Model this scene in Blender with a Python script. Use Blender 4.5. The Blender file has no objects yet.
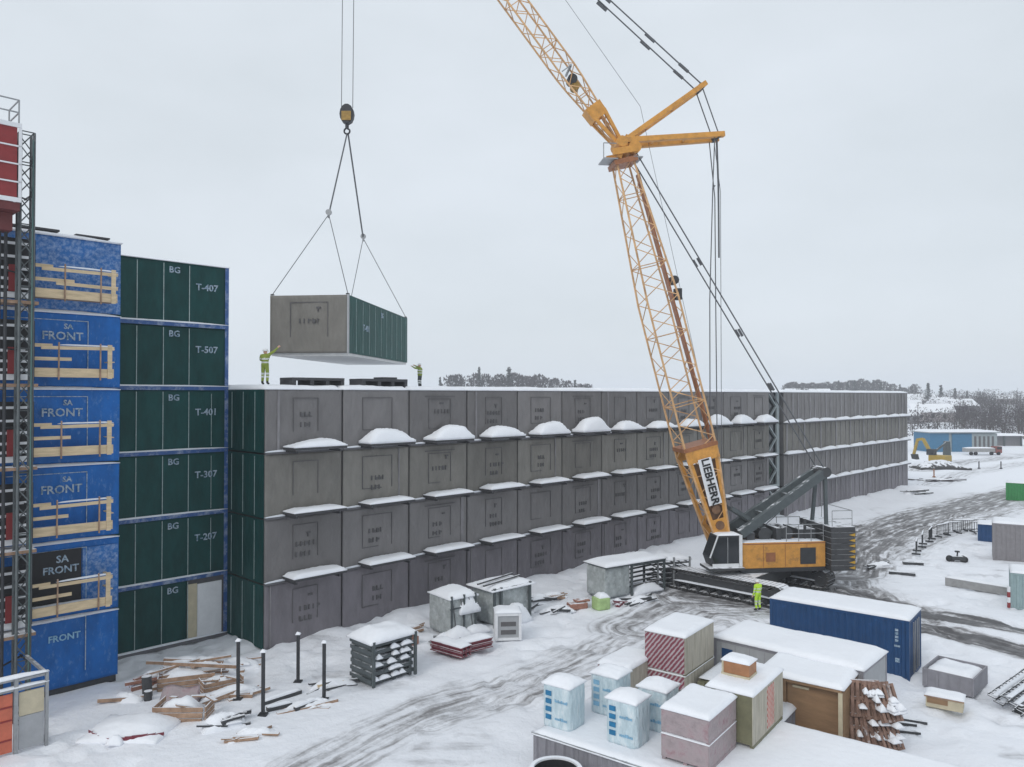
import bpy, math, random
import numpy as np
from mathutils import Vector, Matrix
R = math.radians
rnd = random.Random(7)
scene = bpy.context.scene
col = scene.collection
V3 = Vector

# ------------------------------------------------------------------ camera
CAM_H, FPX, PITCH = 12.1, 770.0, math.atan(11.5/770.0)
cam_d = bpy.data.cameras.new('camera'); cam = bpy.data.objects.new('camera', cam_d); col.objects.link(cam)
cam.location = (0, 0, CAM_H); cam.rotation_euler = (math.pi/2 + PITCH, 0, 0)
cam_d.sensor_width = 36; cam_d.lens = 36*FPX/1024; cam_d.clip_end = 9000; cam_d.clip_start = .3
scene.camera = cam
def at(px, py, z=0.0):
    """surveyed ground point: where the sight line through (px, py) meets height z"""
    dx, dy = (px-512)/FPX, (383.5-py)/FPX
    w = V3((dx, math.cos(PITCH)-math.sin(PITCH)*dy, math.sin(PITCH)+math.cos(PITCH)*dy))
    t = (z-CAM_H)/w.z
    return V3((w.x*t, w.y*t, z))
def atD(px, py, Y):
    dx, dy = (px-512)/FPX, (383.5-py)/FPX
    w = V3((dx, math.cos(PITCH)-math.sin(PITCH)*dy, math.sin(PITCH)+math.cos(PITCH)*dy))
    t = Y/w.y
    return V3((w.x*t, Y, CAM_H+w.z*t))

# ------------------------------------------------------------------ materials
def nd(nt, t, **kw):
    n = nt.nodes.new(t)
    for k, v in kw.items(): setattr(n, k, v)
    return n
def mat(name, c, rough=.6, metal=0., var=.12, scale=3., bump=0., bscale=12., rand=0., snow=0., stretch=(1,1,1), spec=.4, c2=None, c2scale=1., c2lo=.5, c2hi=.7, alpha=None):
    m = bpy.data.materials.new(name); m.use_nodes = True
    nt = m.node_tree; L = nt.links
    b = nt.nodes['Principled BSDF']
    b.inputs['Roughness'].default_value = rough; b.inputs['Metallic'].default_value = metal
    b.inputs['Specular IOR Level'].default_value = spec
    tc = nd(nt, 'ShaderNodeTexCoord')
    mp = nd(nt, 'ShaderNodeMapping'); mp.inputs['Scale'].default_value = stretch
    L.new(tc.outputs['Object'], mp.inputs['Vector'])
    oi = nd(nt, 'ShaderNodeObjectInfo')
    no = nd(nt, 'ShaderNodeTexNoise'); no.inputs['Scale'].default_value = scale; no.inputs['Detail'].default_value = 6; no.inputs['Roughness'].default_value = .65
    add = nd(nt, 'ShaderNodeVectorMath', operation='MULTIPLY_ADD')
    L.new(mp.outputs[0], add.inputs[0]); add.inputs[1].default_value = (1,1,1)
    sc_ = nd(nt, 'ShaderNodeVectorMath', operation='SCALE'); L.new(oi.outputs['Random'], sc_.inputs['Scale']); sc_.inputs[0].default_value = (37, 53, 71)
    L.new(sc_.outputs[0], add.inputs[2])
    L.new(add.outputs[0], no.inputs['Vector'])
    mr = nd(nt, 'ShaderNodeMapRange'); mr.inputs['From Min'].default_value = .3; mr.inputs['From Max'].default_value = .7
    mr.inputs['To Min'].default_value = 1-var; mr.inputs['To Max'].default_value = 1+var
    L.new(no.outputs['Fac'], mr.inputs['Value'])
    r2 = nd(nt, 'ShaderNodeMapRange'); r2.inputs['To Min'].default_value = 1-rand; r2.inputs['To Max'].default_value = 1+rand
    L.new(oi.outputs['Random'], r2.inputs['Value'])
    mu = nd(nt, 'ShaderNodeMath', operation='MULTIPLY'); L.new(mr.outputs[0], mu.inputs[0]); L.new(r2.outputs[0], mu.inputs[1])
    hs = nd(nt, 'ShaderNodeHueSaturation'); hs.inputs['Color'].default_value = (*c, 1); L.new(mu.outputs[0], hs.inputs['Value'])
    out = hs.outputs['Color']
    def mix(a, colr, fac):
        mx = nd(nt, 'ShaderNodeMix', data_type='RGBA'); L.new(fac, mx.inputs[0]); L.new(a, mx.inputs[6])
        mx.inputs[7].default_value = (*colr, 1); return mx.outputs[2]
    if c2:
        n2 = nd(nt, 'ShaderNodeTexNoise'); n2.inputs['Scale'].default_value = c2scale; n2.inputs['Detail'].default_value = 8; n2.inputs['Roughness'].default_value = .7
        L.new(add.outputs[0], n2.inputs['Vector'])
        m2 = nd(nt, 'ShaderNodeMapRange'); m2.inputs['From Min'].default_value = c2lo; m2.inputs['From Max'].default_value = c2hi
        L.new(n2.outputs['Fac'], m2.inputs['Value']); out = mix(out, c2, m2.outputs[0])
    if snow:
        ge = nd(nt, 'ShaderNodeNewGeometry'); sx = nd(nt, 'ShaderNodeSeparateXYZ'); L.new(ge.outputs['Normal'], sx.inputs[0])
        n3 = nd(nt, 'ShaderNodeTexNoise'); n3.inputs['Scale'].default_value = 2.2; n3.inputs['Detail'].default_value = 5
        L.new(ge.outputs['Position'], n3.inputs['Vector'])
        ad = nd(nt, 'ShaderNodeMath', operation='MULTIPLY_ADD'); L.new(n3.outputs['Fac'], ad.inputs[0]); ad.inputs[1].default_value = 1.4; ad.inputs[2].default_value = snow-1.2
        sm = nd(nt, 'ShaderNodeMath', operation='ADD'); L.new(sx.outputs['Z'], sm.inputs[0]); L.new(ad.outputs[0], sm.inputs[1])
        m3 = nd(nt, 'ShaderNodeMapRange'); m3.inputs['From Min'].default_value = .35; m3.inputs['From Max'].default_value = .6
        L.new(sm.outputs[0], m3.inputs['Value']); out = mix(out, (.8, .82, .86), m3.outputs[0])
    L.new(out, b.inputs['Base Color'])
    if bump:
        nb = nd(nt, 'ShaderNodeTexNoise'); nb.inputs['Scale'].default_value = bscale; nb.inputs['Detail'].default_value = 5
        L.new(add.outputs[0], nb.inputs['Vector'])
        bp = nd(nt, 'ShaderNodeBump'); bp.inputs['Strength'].default_value = bump; bp.inputs['Distance'].default_value = .1
        L.new(nb.outputs['Fac'], bp.inputs['Height']); L.new(bp.outputs[0], b.inputs['Normal'])
    return m
M = dict(
 snow=mat('snow', (.84,.86,.90), .75, var=.03, scale=.8, bump=.35, bscale=3.5, spec=.2),
 snow_thin=mat('thin_snow', (.74,.77,.82), .75, var=.05, scale=2, bump=.3, bscale=6, spec=.2, c2=(.3,.3,.32), c2scale=4, c2lo=.6, c2hi=.75),
 grey_wrap=mat('grey_wrap', (.182,.174,.174), .55, var=.10, scale=1.3, bump=.6, bscale=2.6, rand=.17, stretch=(1.6,1,.6), spec=.25, c2=(.25,.245,.25), c2scale=2.5, c2lo=.6, c2hi=.85),
 green_wrap=mat('green_wrap', (.007,.052,.050), .55, spec=.15, var=.25, scale=1.2, bump=.4, bscale=2.0, rand=.08, stretch=(1.6,1.6,.6)),
 green_bright=mat('green_wrap_light', (.006,.060,.053), .5, spec=.15, var=.25, scale=1.2, bump=.4, bscale=2.0, stretch=(1.6,1.6,.6)),
 blue_wrap=mat('blue_wrap', (.010,.120,.40), .5, spec=.2, c2=(.16,.29,.50), c2scale=4, c2lo=.56, c2hi=.85, var=.2, scale=1.3, bump=.5, bscale=2.2, rand=.08, stretch=(1.4,1,.7)),
 blue_frost=mat('frosted_blue_wrap', (.010,.115,.36), .45, var=.2, scale=1.3, bump=.5, bscale=2.2, c2=(.46,.55,.68), c2scale=6, c2lo=.44, c2hi=.92),
 mast=mat('mast_steel', (.11,.125,.13), .5, metal=.3, var=.2),
 crane_recess=mat('winch_and_recess_brown', (.16,.085,.045), .6, var=.35, scale=3),
 grey_wrap_warm=mat('warm_grey_wrap', (.192,.183,.166), .55, var=.14, scale=1.1, bump=.7, bscale=2.4, rand=.15, stretch=(1.6,1,.6), spec=.25, c2=(.25,.24,.225), c2scale=2, c2lo=.58, c2hi=.85),
 grey_wrap_cool=mat('cool_grey_wrap', (.178,.166,.182), .5, var=.14, scale=1.1, bump=.7, bscale=2.4, rand=.15, stretch=(1.6,1,.6), spec=.25, c2=(.25,.24,.255), c2scale=2, c2lo=.58, c2hi=.85),
 fold=mat('pale_wrap_fold', (.215,.207,.215), .5, var=.3, scale=2, stretch=(1,1,.4)),
 dark_tape=mat('dark_tape', (.11,.106,.11), .6),
 seam=mat('white_seam_tape', (.34,.42,.42), .6, var=.25, scale=5),
 pale_ink=mat('pale_ink', (.36,.44,.52), .6, var=.3, scale=8, c2=(.10,.19,.28), c2scale=7, c2lo=.46, c2hi=.62),
 dark_ink=mat('dark_ink', (.095,.093,.096), .7),
 body=mat('module_board', (.10,.10,.105), .7),
 underside=mat('underside_board', (.62,.62,.62), .6, var=.1),
 slab=mat('dark_slab', (.055,.055,.06), .7, snow=.05),
 ledge=mat('ledge_metal', (.12,.12,.13), .6, snow=.1),
 blue_strip=mat('blue_strip', (.03,.09,.26), .5, c2=(.40,.46,.56), c2scale=2, c2lo=.48, c2hi=.75),
 timber=mat('pale_timber', (.60,.47,.30), .7, var=.22, scale=3, bump=.2, stretch=(.4,1,3), snow=.0),
 timber_snowy=mat('snowy_timber', (.33,.215,.145), .75, var=.35, scale=4, snow=.28),
 ply=mat('brown_plywood', (.27,.165,.09), .65, var=.2, scale=2.5, stretch=(.5,1,2)),
 beige=mat('beige_board', (.52,.46,.33), .65, var=.12),
 steel=mat('galvanised_steel', (.32,.33,.34), .45, metal=.5, var=.15, snow=.05),
 steel_dark=mat('dark_steel', (.045,.047,.052), .55, metal=.3, var=.2),
 steel_snowy=mat('dark_snowy_steel', (.05,.052,.056), .55, var=.2, snow=.12),
 white_paint=mat('white_paint', (.72,.73,.75), .5, var=.06),
 red_panel=mat('red_panel', (.24,.028,.03), .5, var=.15, scale=2),
 orange_gate=mat('orange_gate', (.55,.14,.08), .5, var=.15, snow=.0),
 burgundy=mat('burgundy_beam', (.17,.025,.04), .5, var=.15, snow=.12),
 crane=mat('crane_orange', (.58,.275,.055), .5, var=.2, scale=2.5, c2=(.20,.11,.05), c2scale=1.8, c2lo=.54, c2hi=.78),
 crane_lat=mat('crane_lattice_orange', (.60,.365,.18), .55, var=.25, scale=1.5, c2=(.28,.15,.08), c2scale=1.2, c2lo=.5, c2hi=.75),
 hoist_dark=mat('hoist_dark_red', (.13,.03,.03), .6), pallet_dark=mat('weathered_pallet', (.24,.15,.115), .8, var=.4, scale=4, snow=.34),
 crane_dark=mat('crane_dark_red', (.30,.12,.05), .5, var=.2),
 gantry=mat('gantry_grey', (.075,.09,.095), .5, var=.2, snow=-.05),
 track=mat('track_steel', (.045,.044,.045), .6, var=.3, scale=4, snow=.24),
 rubber=mat('rubber', (.022,.022,.024), .8),
 glass=mat('dark_glass', (.015,.018,.022), .08, var=.0, spec=.6),
 cab=mat('cab_white', (.68,.69,.70), .4, var=.08),
 yellow=mat('chevron_yellow', (.50,.29,.03), .5),
 ropem=mat('rope_steel', (.10,.105,.115), .5, var=.1),
 hook=mat('hook_ochre', (.30,.18,.04), .5, var=.3, scale=5),
 hivis=mat('hivis_cloth', (.50,.78,.05), .7, var=.12, scale=6, bump=.3),
 hivis_dull=mat('hivis_cloth_dull', (.22,.28,.045), .75, var=.2, scale=6, bump=.3),
 reflect=mat('reflective_band', (.6,.62,.6), .35),
 skin=mat('skin', (.55,.33,.24), .6, var=.05),
 boot=mat('boot', (.03,.027,.025), .7),
 trouser=mat('dark_trousers', (.05,.055,.06), .8),
 helmet=mat('helmet_white', (.75,.76,.76), .35),
 cont_blue=mat('container_blue', (.008,.052,.150), .45, var=.14, scale=2, c2=(.03,.10,.26), c2scale=2, c2lo=.6, c2hi=.75),
 cabin=mat('cabin_grey', (.36,.37,.385), .55, var=.1),
 cabin_dk=mat('grey_corrugated', (.25,.245,.27), .55, var=.14, scale=2),
 box_grey=mat('box_warm_grey', (.225,.215,.225), .6, var=.12),
 teal=mat('pale_teal', (.27,.36,.37), .55, var=.12),
 green_cont=mat('container_green', (.035,.23,.07), .5, var=.15),
 concrete=mat('concrete', (.30,.30,.30), .85, var=.15, bump=.3),
 pack=mat('white_pack_film', (.52,.64,.69), .3, var=.1, scale=4, bump=1., bscale=5, stretch=(1.5,1.5,.5), c2=(.72,.77,.79), c2scale=4, c2lo=.48, c2hi=.7),
 pack_blue=mat('pack_blue_print', (.02,.17,.34), .4, var=.2, scale=5),
 pack_light=mat('pack_pale_blue_print', (.22,.42,.58), .4, var=.2, scale=5),
 gyp=mat('plasterboard_edge', (.46,.43,.36), .7, var=.28, scale=3, stretch=(6,6,.4), bump=.3, c2=(.30,.27,.20), c2scale=1.6, c2lo=.5, c2hi=.7),
 gyp_olive=mat('plasterboard_film_olive', (.17,.165,.10), .5, var=.2),
 pink=mat('pinkish_film', (.36,.30,.31), .4, var=.2, scale=3, bump=.4, c2=(.27,.15,.17), c2scale=3, c2lo=.5, c2hi=.7),
 crate=mat('crate_orange_brown', (.36,.17,.08), .6, var=.2),
 navy=mat('navy_tarp', (.014,.024,.05), .55, var=.3, bump=.6, bscale=3),
 tarp=mat('grey_tarp', (.36,.39,.39), .4, var=.25, scale=2, bump=1.3, bscale=2.5, c2=(.55,.58,.59), c2scale=3, c2lo=.5, c2hi=.7, snow=.0),
 bark=mat('bark', (.06,.05,.045), .9),
 conifer=mat('conifer_needles', (.022,.032,.030), .9, var=.35, scale=.6, rand=.2),
 twig=mat('bare_twigs', (.055,.046,.052), .9, var=.35, scale=.4, rand=.2),
 house_red=mat('house_red_wall', (.22,.07,.06), .7, rand=.1), house_pale=mat('house_pale_wall', (.34,.31,.31), .7, rand=.1),
 house_grey=mat('house_grey_wall', (.17,.17,.18), .7, rand=.1),
 hut_blue=mat('hut_blue_wall', (.045,.165,.29), .5, var=.12), hut_grey=mat('hut_grey_wall', (.30,.34,.35), .5),
 exc_yellow=mat('excavator_yellow', (.38,.26,.05), .5, var=.15),
 lime=mat('green_bag', (.36,.50,.22), .6, var=.2), terra=mat('terracotta', (.31,.15,.11), .7, var=.2, snow=.05),
 mint=mat('mint_panel', (.08,.16,.15), .4),
)
def striped(name, a, b, freq, ang, width=.5, noise=2., axis='X'):
    m = bpy.data.materials.new(name); m.use_nodes = True; nt = m.node_tree; L = nt.links; bs = nt.nodes['Principled BSDF']
    bs.inputs['Roughness'].default_value = .5
    tc = nd(nt, 'ShaderNodeTexCoord'); mp = nd(nt, 'ShaderNodeMapping'); mp.inputs['Rotation'].default_value = ang
    L.new(tc.outputs['Object'], mp.inputs[0])
    w = nd(nt, 'ShaderNodeTexWave', wave_type='BANDS', bands_direction=axis); w.inputs['Scale'].default_value = freq; w.inputs['Distortion'].default_value = noise; w.inputs['Detail'].default_value = 3; w.inputs['Detail Scale'].default_value = 3
    L.new(mp.outputs[0], w.inputs[0])
    r = nd(nt, 'ShaderNodeMapRange'); r.inputs['From Min'].default_value = width-.12; r.inputs['From Max'].default_value = width+.12; L.new(w.outputs['Fac'], r.inputs[0])
    n = nd(nt, 'ShaderNodeTexNoise'); n.inputs['Scale'].default_value = 3; n.inputs['Detail'].default_value = 5; L.new(tc.outputs['Object'], n.inputs[0])
    mx = nd(nt, 'ShaderNodeMix', data_type='RGBA'); L.new(r.outputs[0], mx.inputs[0]); mx.inputs[6].default_value = (*a, 1); mx.inputs[7].default_value = (*b, 1)
    r3 = nd(nt, 'ShaderNodeMapRange'); r3.inputs['To Min'].default_value = .7; r3.inputs['To Max'].default_value = 1.25; L.new(n.outputs['Fac'], r3.inputs[0])
    hs = nd(nt, 'ShaderNodeHueSaturation'); L.new(mx.outputs[2], hs.inputs['Color']); L.new(r3.outputs[0], hs.inputs['Value'])
    L.new(hs.outputs[0], bs.inputs['Base Color']); return m
M['stripe'] = striped('red_diagonal_print', (.22,.05,.075), (.44,.37,.385), 2.4, (0, R(-38), R(0)), .60, 1.6)
M['stripe_thin'] = striped('red_chevron_print', (.50,.09,.07), (.58,.52,.46), 2.6, (R(40), 0, 0), .5, 1., 'Y')

# ------------------------------------------------------------------ mesh builder
class MB:
    def __init__(s): s.V, s.F, s.I = [], [], []
    def add(s, vs, fs, mi=0):
        o = len(s.V); s.V += [tuple(v) for v in vs]; s.F += [tuple(i+o for i in f) for f in fs]; s.I += [mi]*len(fs); return s
    def box(s, x0, x1, y0, y1, z0, z1, mi=0, T=None):
        vs = [V3((x, y, z)) for z in (z0, z1) for (x, y) in ((x0,y0),(x1,y0),(x1,y1),(x0,y1))]
        if T is not None: vs = [T @ v for v in vs]
        return s.add(vs, [(3,2,1,0),(4,5,6,7),(0,1,5,4),(1,2,6,5),(2,3,7,6),(3,0,4,7)], mi)
    def bar(s, p, q, w, h=None, mi=0, up=None):
        h = h or w; p, q = V3(p), V3(q); d = (q-p).normalized()
        u = V3(up) if up is not None else (V3((0,0,1)) if abs(d.z) < .95 else V3((1,0,0)))
        a = d.cross(u).normalized()*w/2; b = a.cross(d).normalized()*h/2
        vs = [c+i*a+j*b for c in (p, q) for (i, j) in ((-1,-1),(1,-1),(1,1),(-1,1))]
        return s.add(vs, [(0,1,2,3),(7,6,5,4),(0,4,5,1),(1,5,6,2),(2,6,7,3),(3,7,4,0)], mi)
    def tube(s, p, q, r, n=5, r2=None, mi=0):
        p, q = V3(p), V3(q); r2 = r if r2 is None else r2; d = (q-p).normalized()
        u = V3((0,0,1)) if abs(d.z) < .95 else V3((1,0,0))
        a = d.cross(u).normalized(); b = a.cross(d)
        vs = [c+rr*(math.cos(k*2*math.pi/n)*a+math.sin(k*2*math.pi/n)*b) for c, rr in ((p,r),(q,r2)) for k in range(n)]
        return s.add(vs, [(k,(k+1)%n,n+(k+1)%n,n+k) for k in range(n)]+[tuple(range(n-1,-1,-1)), tuple(range(n,2*n))], mi)
    def path(s, pts, r, n=5, mi=0):
        for a, b in zip(pts, pts[1:]): s.tube(a, b, r, n, mi=mi)
        return s
    def prism(s, pts, off, mi=0):
        n = len(pts); off = V3(off); vs = [V3(p) for p in pts]+[V3(p)+off for p in pts]
        return s.add(vs, [tuple(range(n-1,-1,-1)), tuple(range(n,2*n))]+[(k,(k+1)%n,n+(k+1)%n,n+k) for k in range(n)], mi)
    def field(s, x0, x1, y0, y1, z, fn, nx=12, ny=8, mi=0, base=0.):
        vs, fs = [], []
        for j in range(ny+1):
            for i in range(nx+1):
                u, v = i/nx, j/ny; vs.append((x0+(x1-x0)*u, y0+(y1-y0)*v, z+fn(u, v)))
        for j in range(ny):
            for i in range(nx): a = j*(nx+1)+i; fs.append((a, a+1, a+nx+2, a+nx+1))
        per = [i for i in range(nx+1)]+[j*(nx+1)+nx for j in range(1, ny+1)]+[ny*(nx+1)+i for i in range(nx-1,-1,-1)]+[j*(nx+1) for j in range(ny-1,0,-1)]
        b = len(vs); vs += [(vs[k][0], vs[k][1], z+base) for k in per]; n = len(per)
        for k in range(n): fs.append((per[k], b+k, b+(k+1)%n, per[(k+1)%n]))
        fs.append(tuple(range(b+n-1, b-1, -1)))
        return s.add(vs, fs, mi)
    def snow(s, x0, x1, y0, y1, z, h, seed=0, nx=12, ny=8, edge=.18, peak=(.5,.5), pk=0., mi=0):
        g = random.Random(seed); ph = [g.uniform(0, 6.28) for _ in range(6)]
        def fn(u, v):
            e = min(u/edge, (1-u)/edge, 1.)*1.; f = min(v/edge, (1-v)/edge, 1.)
            e, f = max(0, e), max(0, f); ke = .5*math.sqrt(max(0., 1-(1-e)**2))+.5*e; kf = .5*math.sqrt(max(0., 1-(1-f)**2))+.5*f; k = ke*kf
            w = 1+.10*math.sin(5*u+ph[0])+.08*math.sin(9*u+4*v+ph[1])+.08*math.sin(6*v+ph[2])
            if pk: w *= (1-pk)+pk*max(0, 1-((u-peak[0])/.55)**2)*max(0, 1-((v-peak[1])/.8)**2)*1.3
            return h*(.22+.78*k*w+g.uniform(-.05,.05))
        return s.field(x0, x1, y0, y1, z, fn, nx, ny, mi)
    def mesh(s, name, mats):
        me = bpy.data.meshes.new(name); me.from_pydata(s.V, [], s.F)
        for m in (mats if isinstance(mats, (list, tuple)) else [mats]): me.materials.append(m)
        me.polygons.foreach_set('material_index', s.I); me.update(); return me
    def build(s, name, mats, parent=None, frame=None, smooth=False, bevel=0.):
        if frame is not None or parent is not None:
            T = (parent.matrix_basis.inverted() if parent is not None and frame is not None else Matrix.Identity(4)) @ (frame if frame is not None else Matrix.Identity(4))
            if frame is not None: s.V = [tuple(T @ V3(v)) for v in s.V]
        me = s.mesh(name, mats)
        if smooth: me.polygons.foreach_set('use_smooth', [True]*len(me.polygons))
        o = bpy.data.objects.new(name, me); col.objects.link(o)
        if parent is not None: o.parent = parent
        if bevel:
            b = o.modifiers.new('bevel', 'BEVEL'); b.width = bevel; b.segments = 2; b.limit_method = 'ANGLE'
        return o
def tag(o, label=None, cat=None, group=None, kind=None):
    if label: o['label'] = label
    if cat: o['category'] = cat
    if group: o['group'] = group
    if kind: o['kind'] = kind
    return o
def thing(name, label, cat, loc=(0,0,0), rz=0., group=None):
    o = bpy.data.objects.new(name, None); col.objects.link(o); o.empty_display_size = .3
    o.matrix_basis = Matrix.Translation(V3(loc)) @ Matrix.Rotation(rz, 4, 'Z')
    return tag(o, label, cat, group)
def kids(o): return [c for c in col.objects if c.parent == o]
_children = {}
def copy_tree(o, parent=None, ch=None):
    ch = ch if ch is not None else o.children
    c = o.copy(); col.objects.link(c)
    if parent is not None: c.parent = parent
    for k in list(o.children): copy_tree(k, c)
    return c
def share(name, me, parent=None, loc=None):
    o = bpy.data.objects.new(name, me); col.objects.link(o)
    if parent is not None: o.parent = parent
    if loc is not None: o.location = loc
    return o
def root_from(name, mb, mats, label, cat, loc, rz=0, group=None, smooth=False, bevel=0):
    """a thing that is one mesh, local coordinates"""
    o = mb.build(name, mats, None, None, smooth, bevel); o.matrix_basis = Matrix.Translation(V3(loc)) @ Matrix.Rotation(rz, 4, 'Z')
    return tag(o, label, cat, group)
_tm = {}
def text(name, s, size, m, parent, X, xdir=(1,0,0), ydir=(0,0,1), ext=.006, align='CENTER'):
    k = (s, size, m.name, align)
    if k not in _tm:
        cu = bpy.data.curves.new('text', 'FONT'); cu.body = s; cu.size = size; cu.extrude = ext; cu.align_x = align; cu.align_y = 'CENTER'; cu.resolution_u = 2; cu.offset = .02 if s == 'LIEBHERR' else .008
        ob = bpy.data.objects.new('text', cu); col.objects.link(ob)
        dg = bpy.context.evaluated_depsgraph_get(); me = bpy.data.meshes.new_from_object(ob.evaluated_get(dg))
        bpy.data.objects.remove(ob); bpy.data.curves.remove(cu)
        me.materials.clear(); me.materials.append(m); _tm[k] = me
    xd, yd = V3(xdir).normalized(), V3(ydir).normalized(); zd = xd.cross(yd)
    o = share(name, _tm[k], parent); Mx = Matrix((xd, yd, zd)).transposed().to_4x4(); Mx.translation = V3(X); o.matrix_basis = Mx
    return o
ORD = ['first','second','third','fourth','fifth','sixth','seventh','eighth','ninth','tenth','eleventh','twelfth']

# ------------------------------------------------------------------ noise
def vnoise(x, y, seed=0):
    xi, yi = np.floor(x).astype(np.int64), np.floor(y).astype(np.int64); fx, fy = x-xi, y-yi
    fx, fy = fx*fx*(3-2*fx), fy*fy*(3-2*fy)
    def h(a, b):
        n = (a*374761393 + b*668265263 + seed*974634541) & 0xffffffff
        n = ((n ^ (n >> 13))*1274126177) & 0xffffffff
        return ((n ^ (n >> 16)) & 0xffff)/65535.
    return (h(xi,yi)*(1-fx)+h(xi+1,yi)*fx)*(1-fy)+(h(xi,yi+1)*(1-fx)+h(xi+1,yi+1)*fx)*fy
def fbm(x, y, seed=0, o=4):
    a, t, s = .5, 0., 0.
    for k in range(o):
        t = t+a*vnoise(x*2**k, y*2**k, seed+k*17); s += a; a *= .5
    return t/s

# ------------------------------------------------------------------ wall frame (x along the long facade, -y out of it)
C0 = V3((-11.74, 36.6, 0)); WA = math.atan2(.7143, .6998)
WF = Matrix.Translation(C0) @ Matrix.Rotation(WA, 4, 'Z')
def wf(s, y, z=0.): return WF @ V3((s, y, z))
EF_A = math.atan2(-.6, .8)            # direction of the material yard's rows

# ------------------------------------------------------------------ ground
def smooth(e0, e1, x):
    t = np.clip((x-e0)/(e1-e0), 0, 1); return t*t*(3-2*t)
def hill(X, Y):
    return 9.5*smooth(230, 480, Y)*(.75+.25*fbm(X/90., Y/90., 5, 3)) + .0*X
PATHS = [   # (pixel polyline on the ground, half width m, strength)
 ([(300,775),(380,732),(430,710),(520,680),(600,650),(650,628),(700,612)], 1.5, .50),
 ([(540,680),(610,654),(660,632),(720,618),(770,628)], 1.8, .44),
 ([(640,628),(690,604),(760,606),(800,612)], 2.4, .62),
 ([(690,596),(760,600),(850,590)], 2.6, .8),
 ([(842,588),(885,601),(930,612),(980,622),(1040,632)], 1.1, 1.15),
 ([(850,606),(900,620),(930,626),(980,640),(1060,660)], 1.2, 1.15),
 ([(842,560),(848,585),(870,604),(900,618)], 2.2, .75),
 ([(838,570),(850,548),(880,532),(930,516),(1000,497),(1060,484)], 3.2, .85),
 ([(860,560),(900,545),(960,520),(1030,500)], 2.4, .55),
 ([(930,485),(960,474),(1030,462)], 2.0, .4),
 ([(920,470),(960,462),(1010,457),(1060,452)], 2.5, .55),
 ([(430,725),(500,700),(560,680)], .8, .5),
]
def axis(parts):
    out = []
    for a, b, st in parts: out += list(np.arange(a, b, st))
    return np.array(out+[parts[-1][1]])
gx = axis([(-2600,-600,200),(-600,-120,40),(-120,-30,5),(-30,46,.24),(46,110,1.2),(110,360,10),(360,760,40),(760,2600,230)])
gy = axis([(-60,14,4),(14,72,.24),(72,150,1.),(150,300,6),(300,620,16),(620,3600,250)])
GX, GY = np.meshgrid(gx, gy)
def base_height(X, Y):
    near = 1-smooth(120, 220, Y)
    h = hill(X, Y)+near*(.22*(fbm(X/3.2, Y/3.2, 1, 4)-.5)+.10*(fbm(X/.9, Y/.9, 9, 3)-.5))
    # snow banked against the long facade
    s = (X-C0.x)*.6998+(Y-C0.y)*.7143; t = (X-C0.x)*.7143-(Y-C0.y)*.6998
    h = h+.45*np.exp(-(np.maximum(t, 0)/1.3)**2)*smooth(-3, 3, s)*(1-smooth(88, 94, s))*(.35+fbm(X/2., Y/2., 31, 3)) * (t > -3)
    return h
trackw = np.zeros_like(GX); rut = np.zeros_like(GX); patha = np.zeros_like(GX); paths = np.zeros_like(GX)
for q, (pts, hw, st) in enumerate(PATHS):
    P = [at(*p) for p in pts]; D = np.full_like(GX, 1e9); A = np.zeros_like(GX); S = np.zeros_like(GX); acc = 0.
    for a, b in zip(P, P[1:]):
        d = b-a; L = d.length; ux, uy = d.x/L, d.y/L
        tt = np.clip((GX-a.x)*ux+(GY-a.y)*uy, 0, L); cx, cy = a.x+ux*tt, a.y+uy*tt
        dd = np.hypot(GX-cx, GY-cy); sg = (GX-a.x)*-uy+(GY-a.y)*ux
        m = dd < D; D = np.where(m, dd, D); A = np.where(m, acc+tt, A); S = np.where(m, np.sign(sg)*dd, S); acc += L
    edge = .5*(fbm(GX/1.7, GY/1.7, 300+q, 4)-.5)*hw
    w = (1-smooth(hw*.6, hw*1.4, D+edge))*st
    m = w > trackw; trackw = np.where(m, w, trackw); patha = np.where(m, A+40*q, patha); paths = np.where(m, S+9*q, paths)
    rut = rut+(1-smooth(hw*.55, hw*1.35, D))*st*(.20*(fbm(A/3., S/.42, 41, 3)-.55))
tr = smooth(.56, .72, fbm(GX/1.3, GY/1.3, 55, 5))*(1-smooth(70, 120, GY))*.30
trackw2 = tr*smooth(.45, .6, fbm(GX/8., GY/8., 91, 2))
m = trackw2 > trackw; trackw = np.where(m, trackw2, trackw); patha = np.where(m, GX*.6, patha); paths = np.where(m, GY*.5, paths)
pits = (1-smooth(70, 120, GY))*(smooth(.50, .64, fbm(GX/.7, GY/.7, 205, 3))*smooth(.36, .56, fbm(GX/5., GY/5., 207, 2)))
GZ = base_height(GX, GY)+rut-.05*trackw-.17*pits+.05*(1-smooth(70, 120, GY))*(fbm(GX/.45, GY/.45, 209, 2)-.5)
nyv, nxv = GX.shape
vs = np.stack([GX, GY, GZ], -1).reshape(-1, 3)
ii = np.arange((nyv-1)*(nxv-1)); r_, c_ = ii//(nxv-1), ii % (nxv-1); a_ = r_*nxv+c_
fs = np.stack([a_, a_+1, a_+nxv+1, a_+nxv], -1)
gm = bpy.data.meshes.new('ground'); gm.vertices.add(len(vs)); gm.vertices.foreach_set('co', vs.ravel().astype(np.float32))
gm.loops.add(fs.size); gm.loops.foreach_set('vertex_index', fs.ravel().astype(np.int32))
gm.polygons.add(len(fs)); gm.polygons.foreach_set('loop_start', (np.arange(len(fs))*4).astype(np.int32)); gm.polygons.foreach_set('loop_total', np.full(len(fs), 4, np.int32))
gm.polygons.foreach_set('use_smooth', np.ones(len(fs), bool)); gm.update(); gm.validate()
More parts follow.
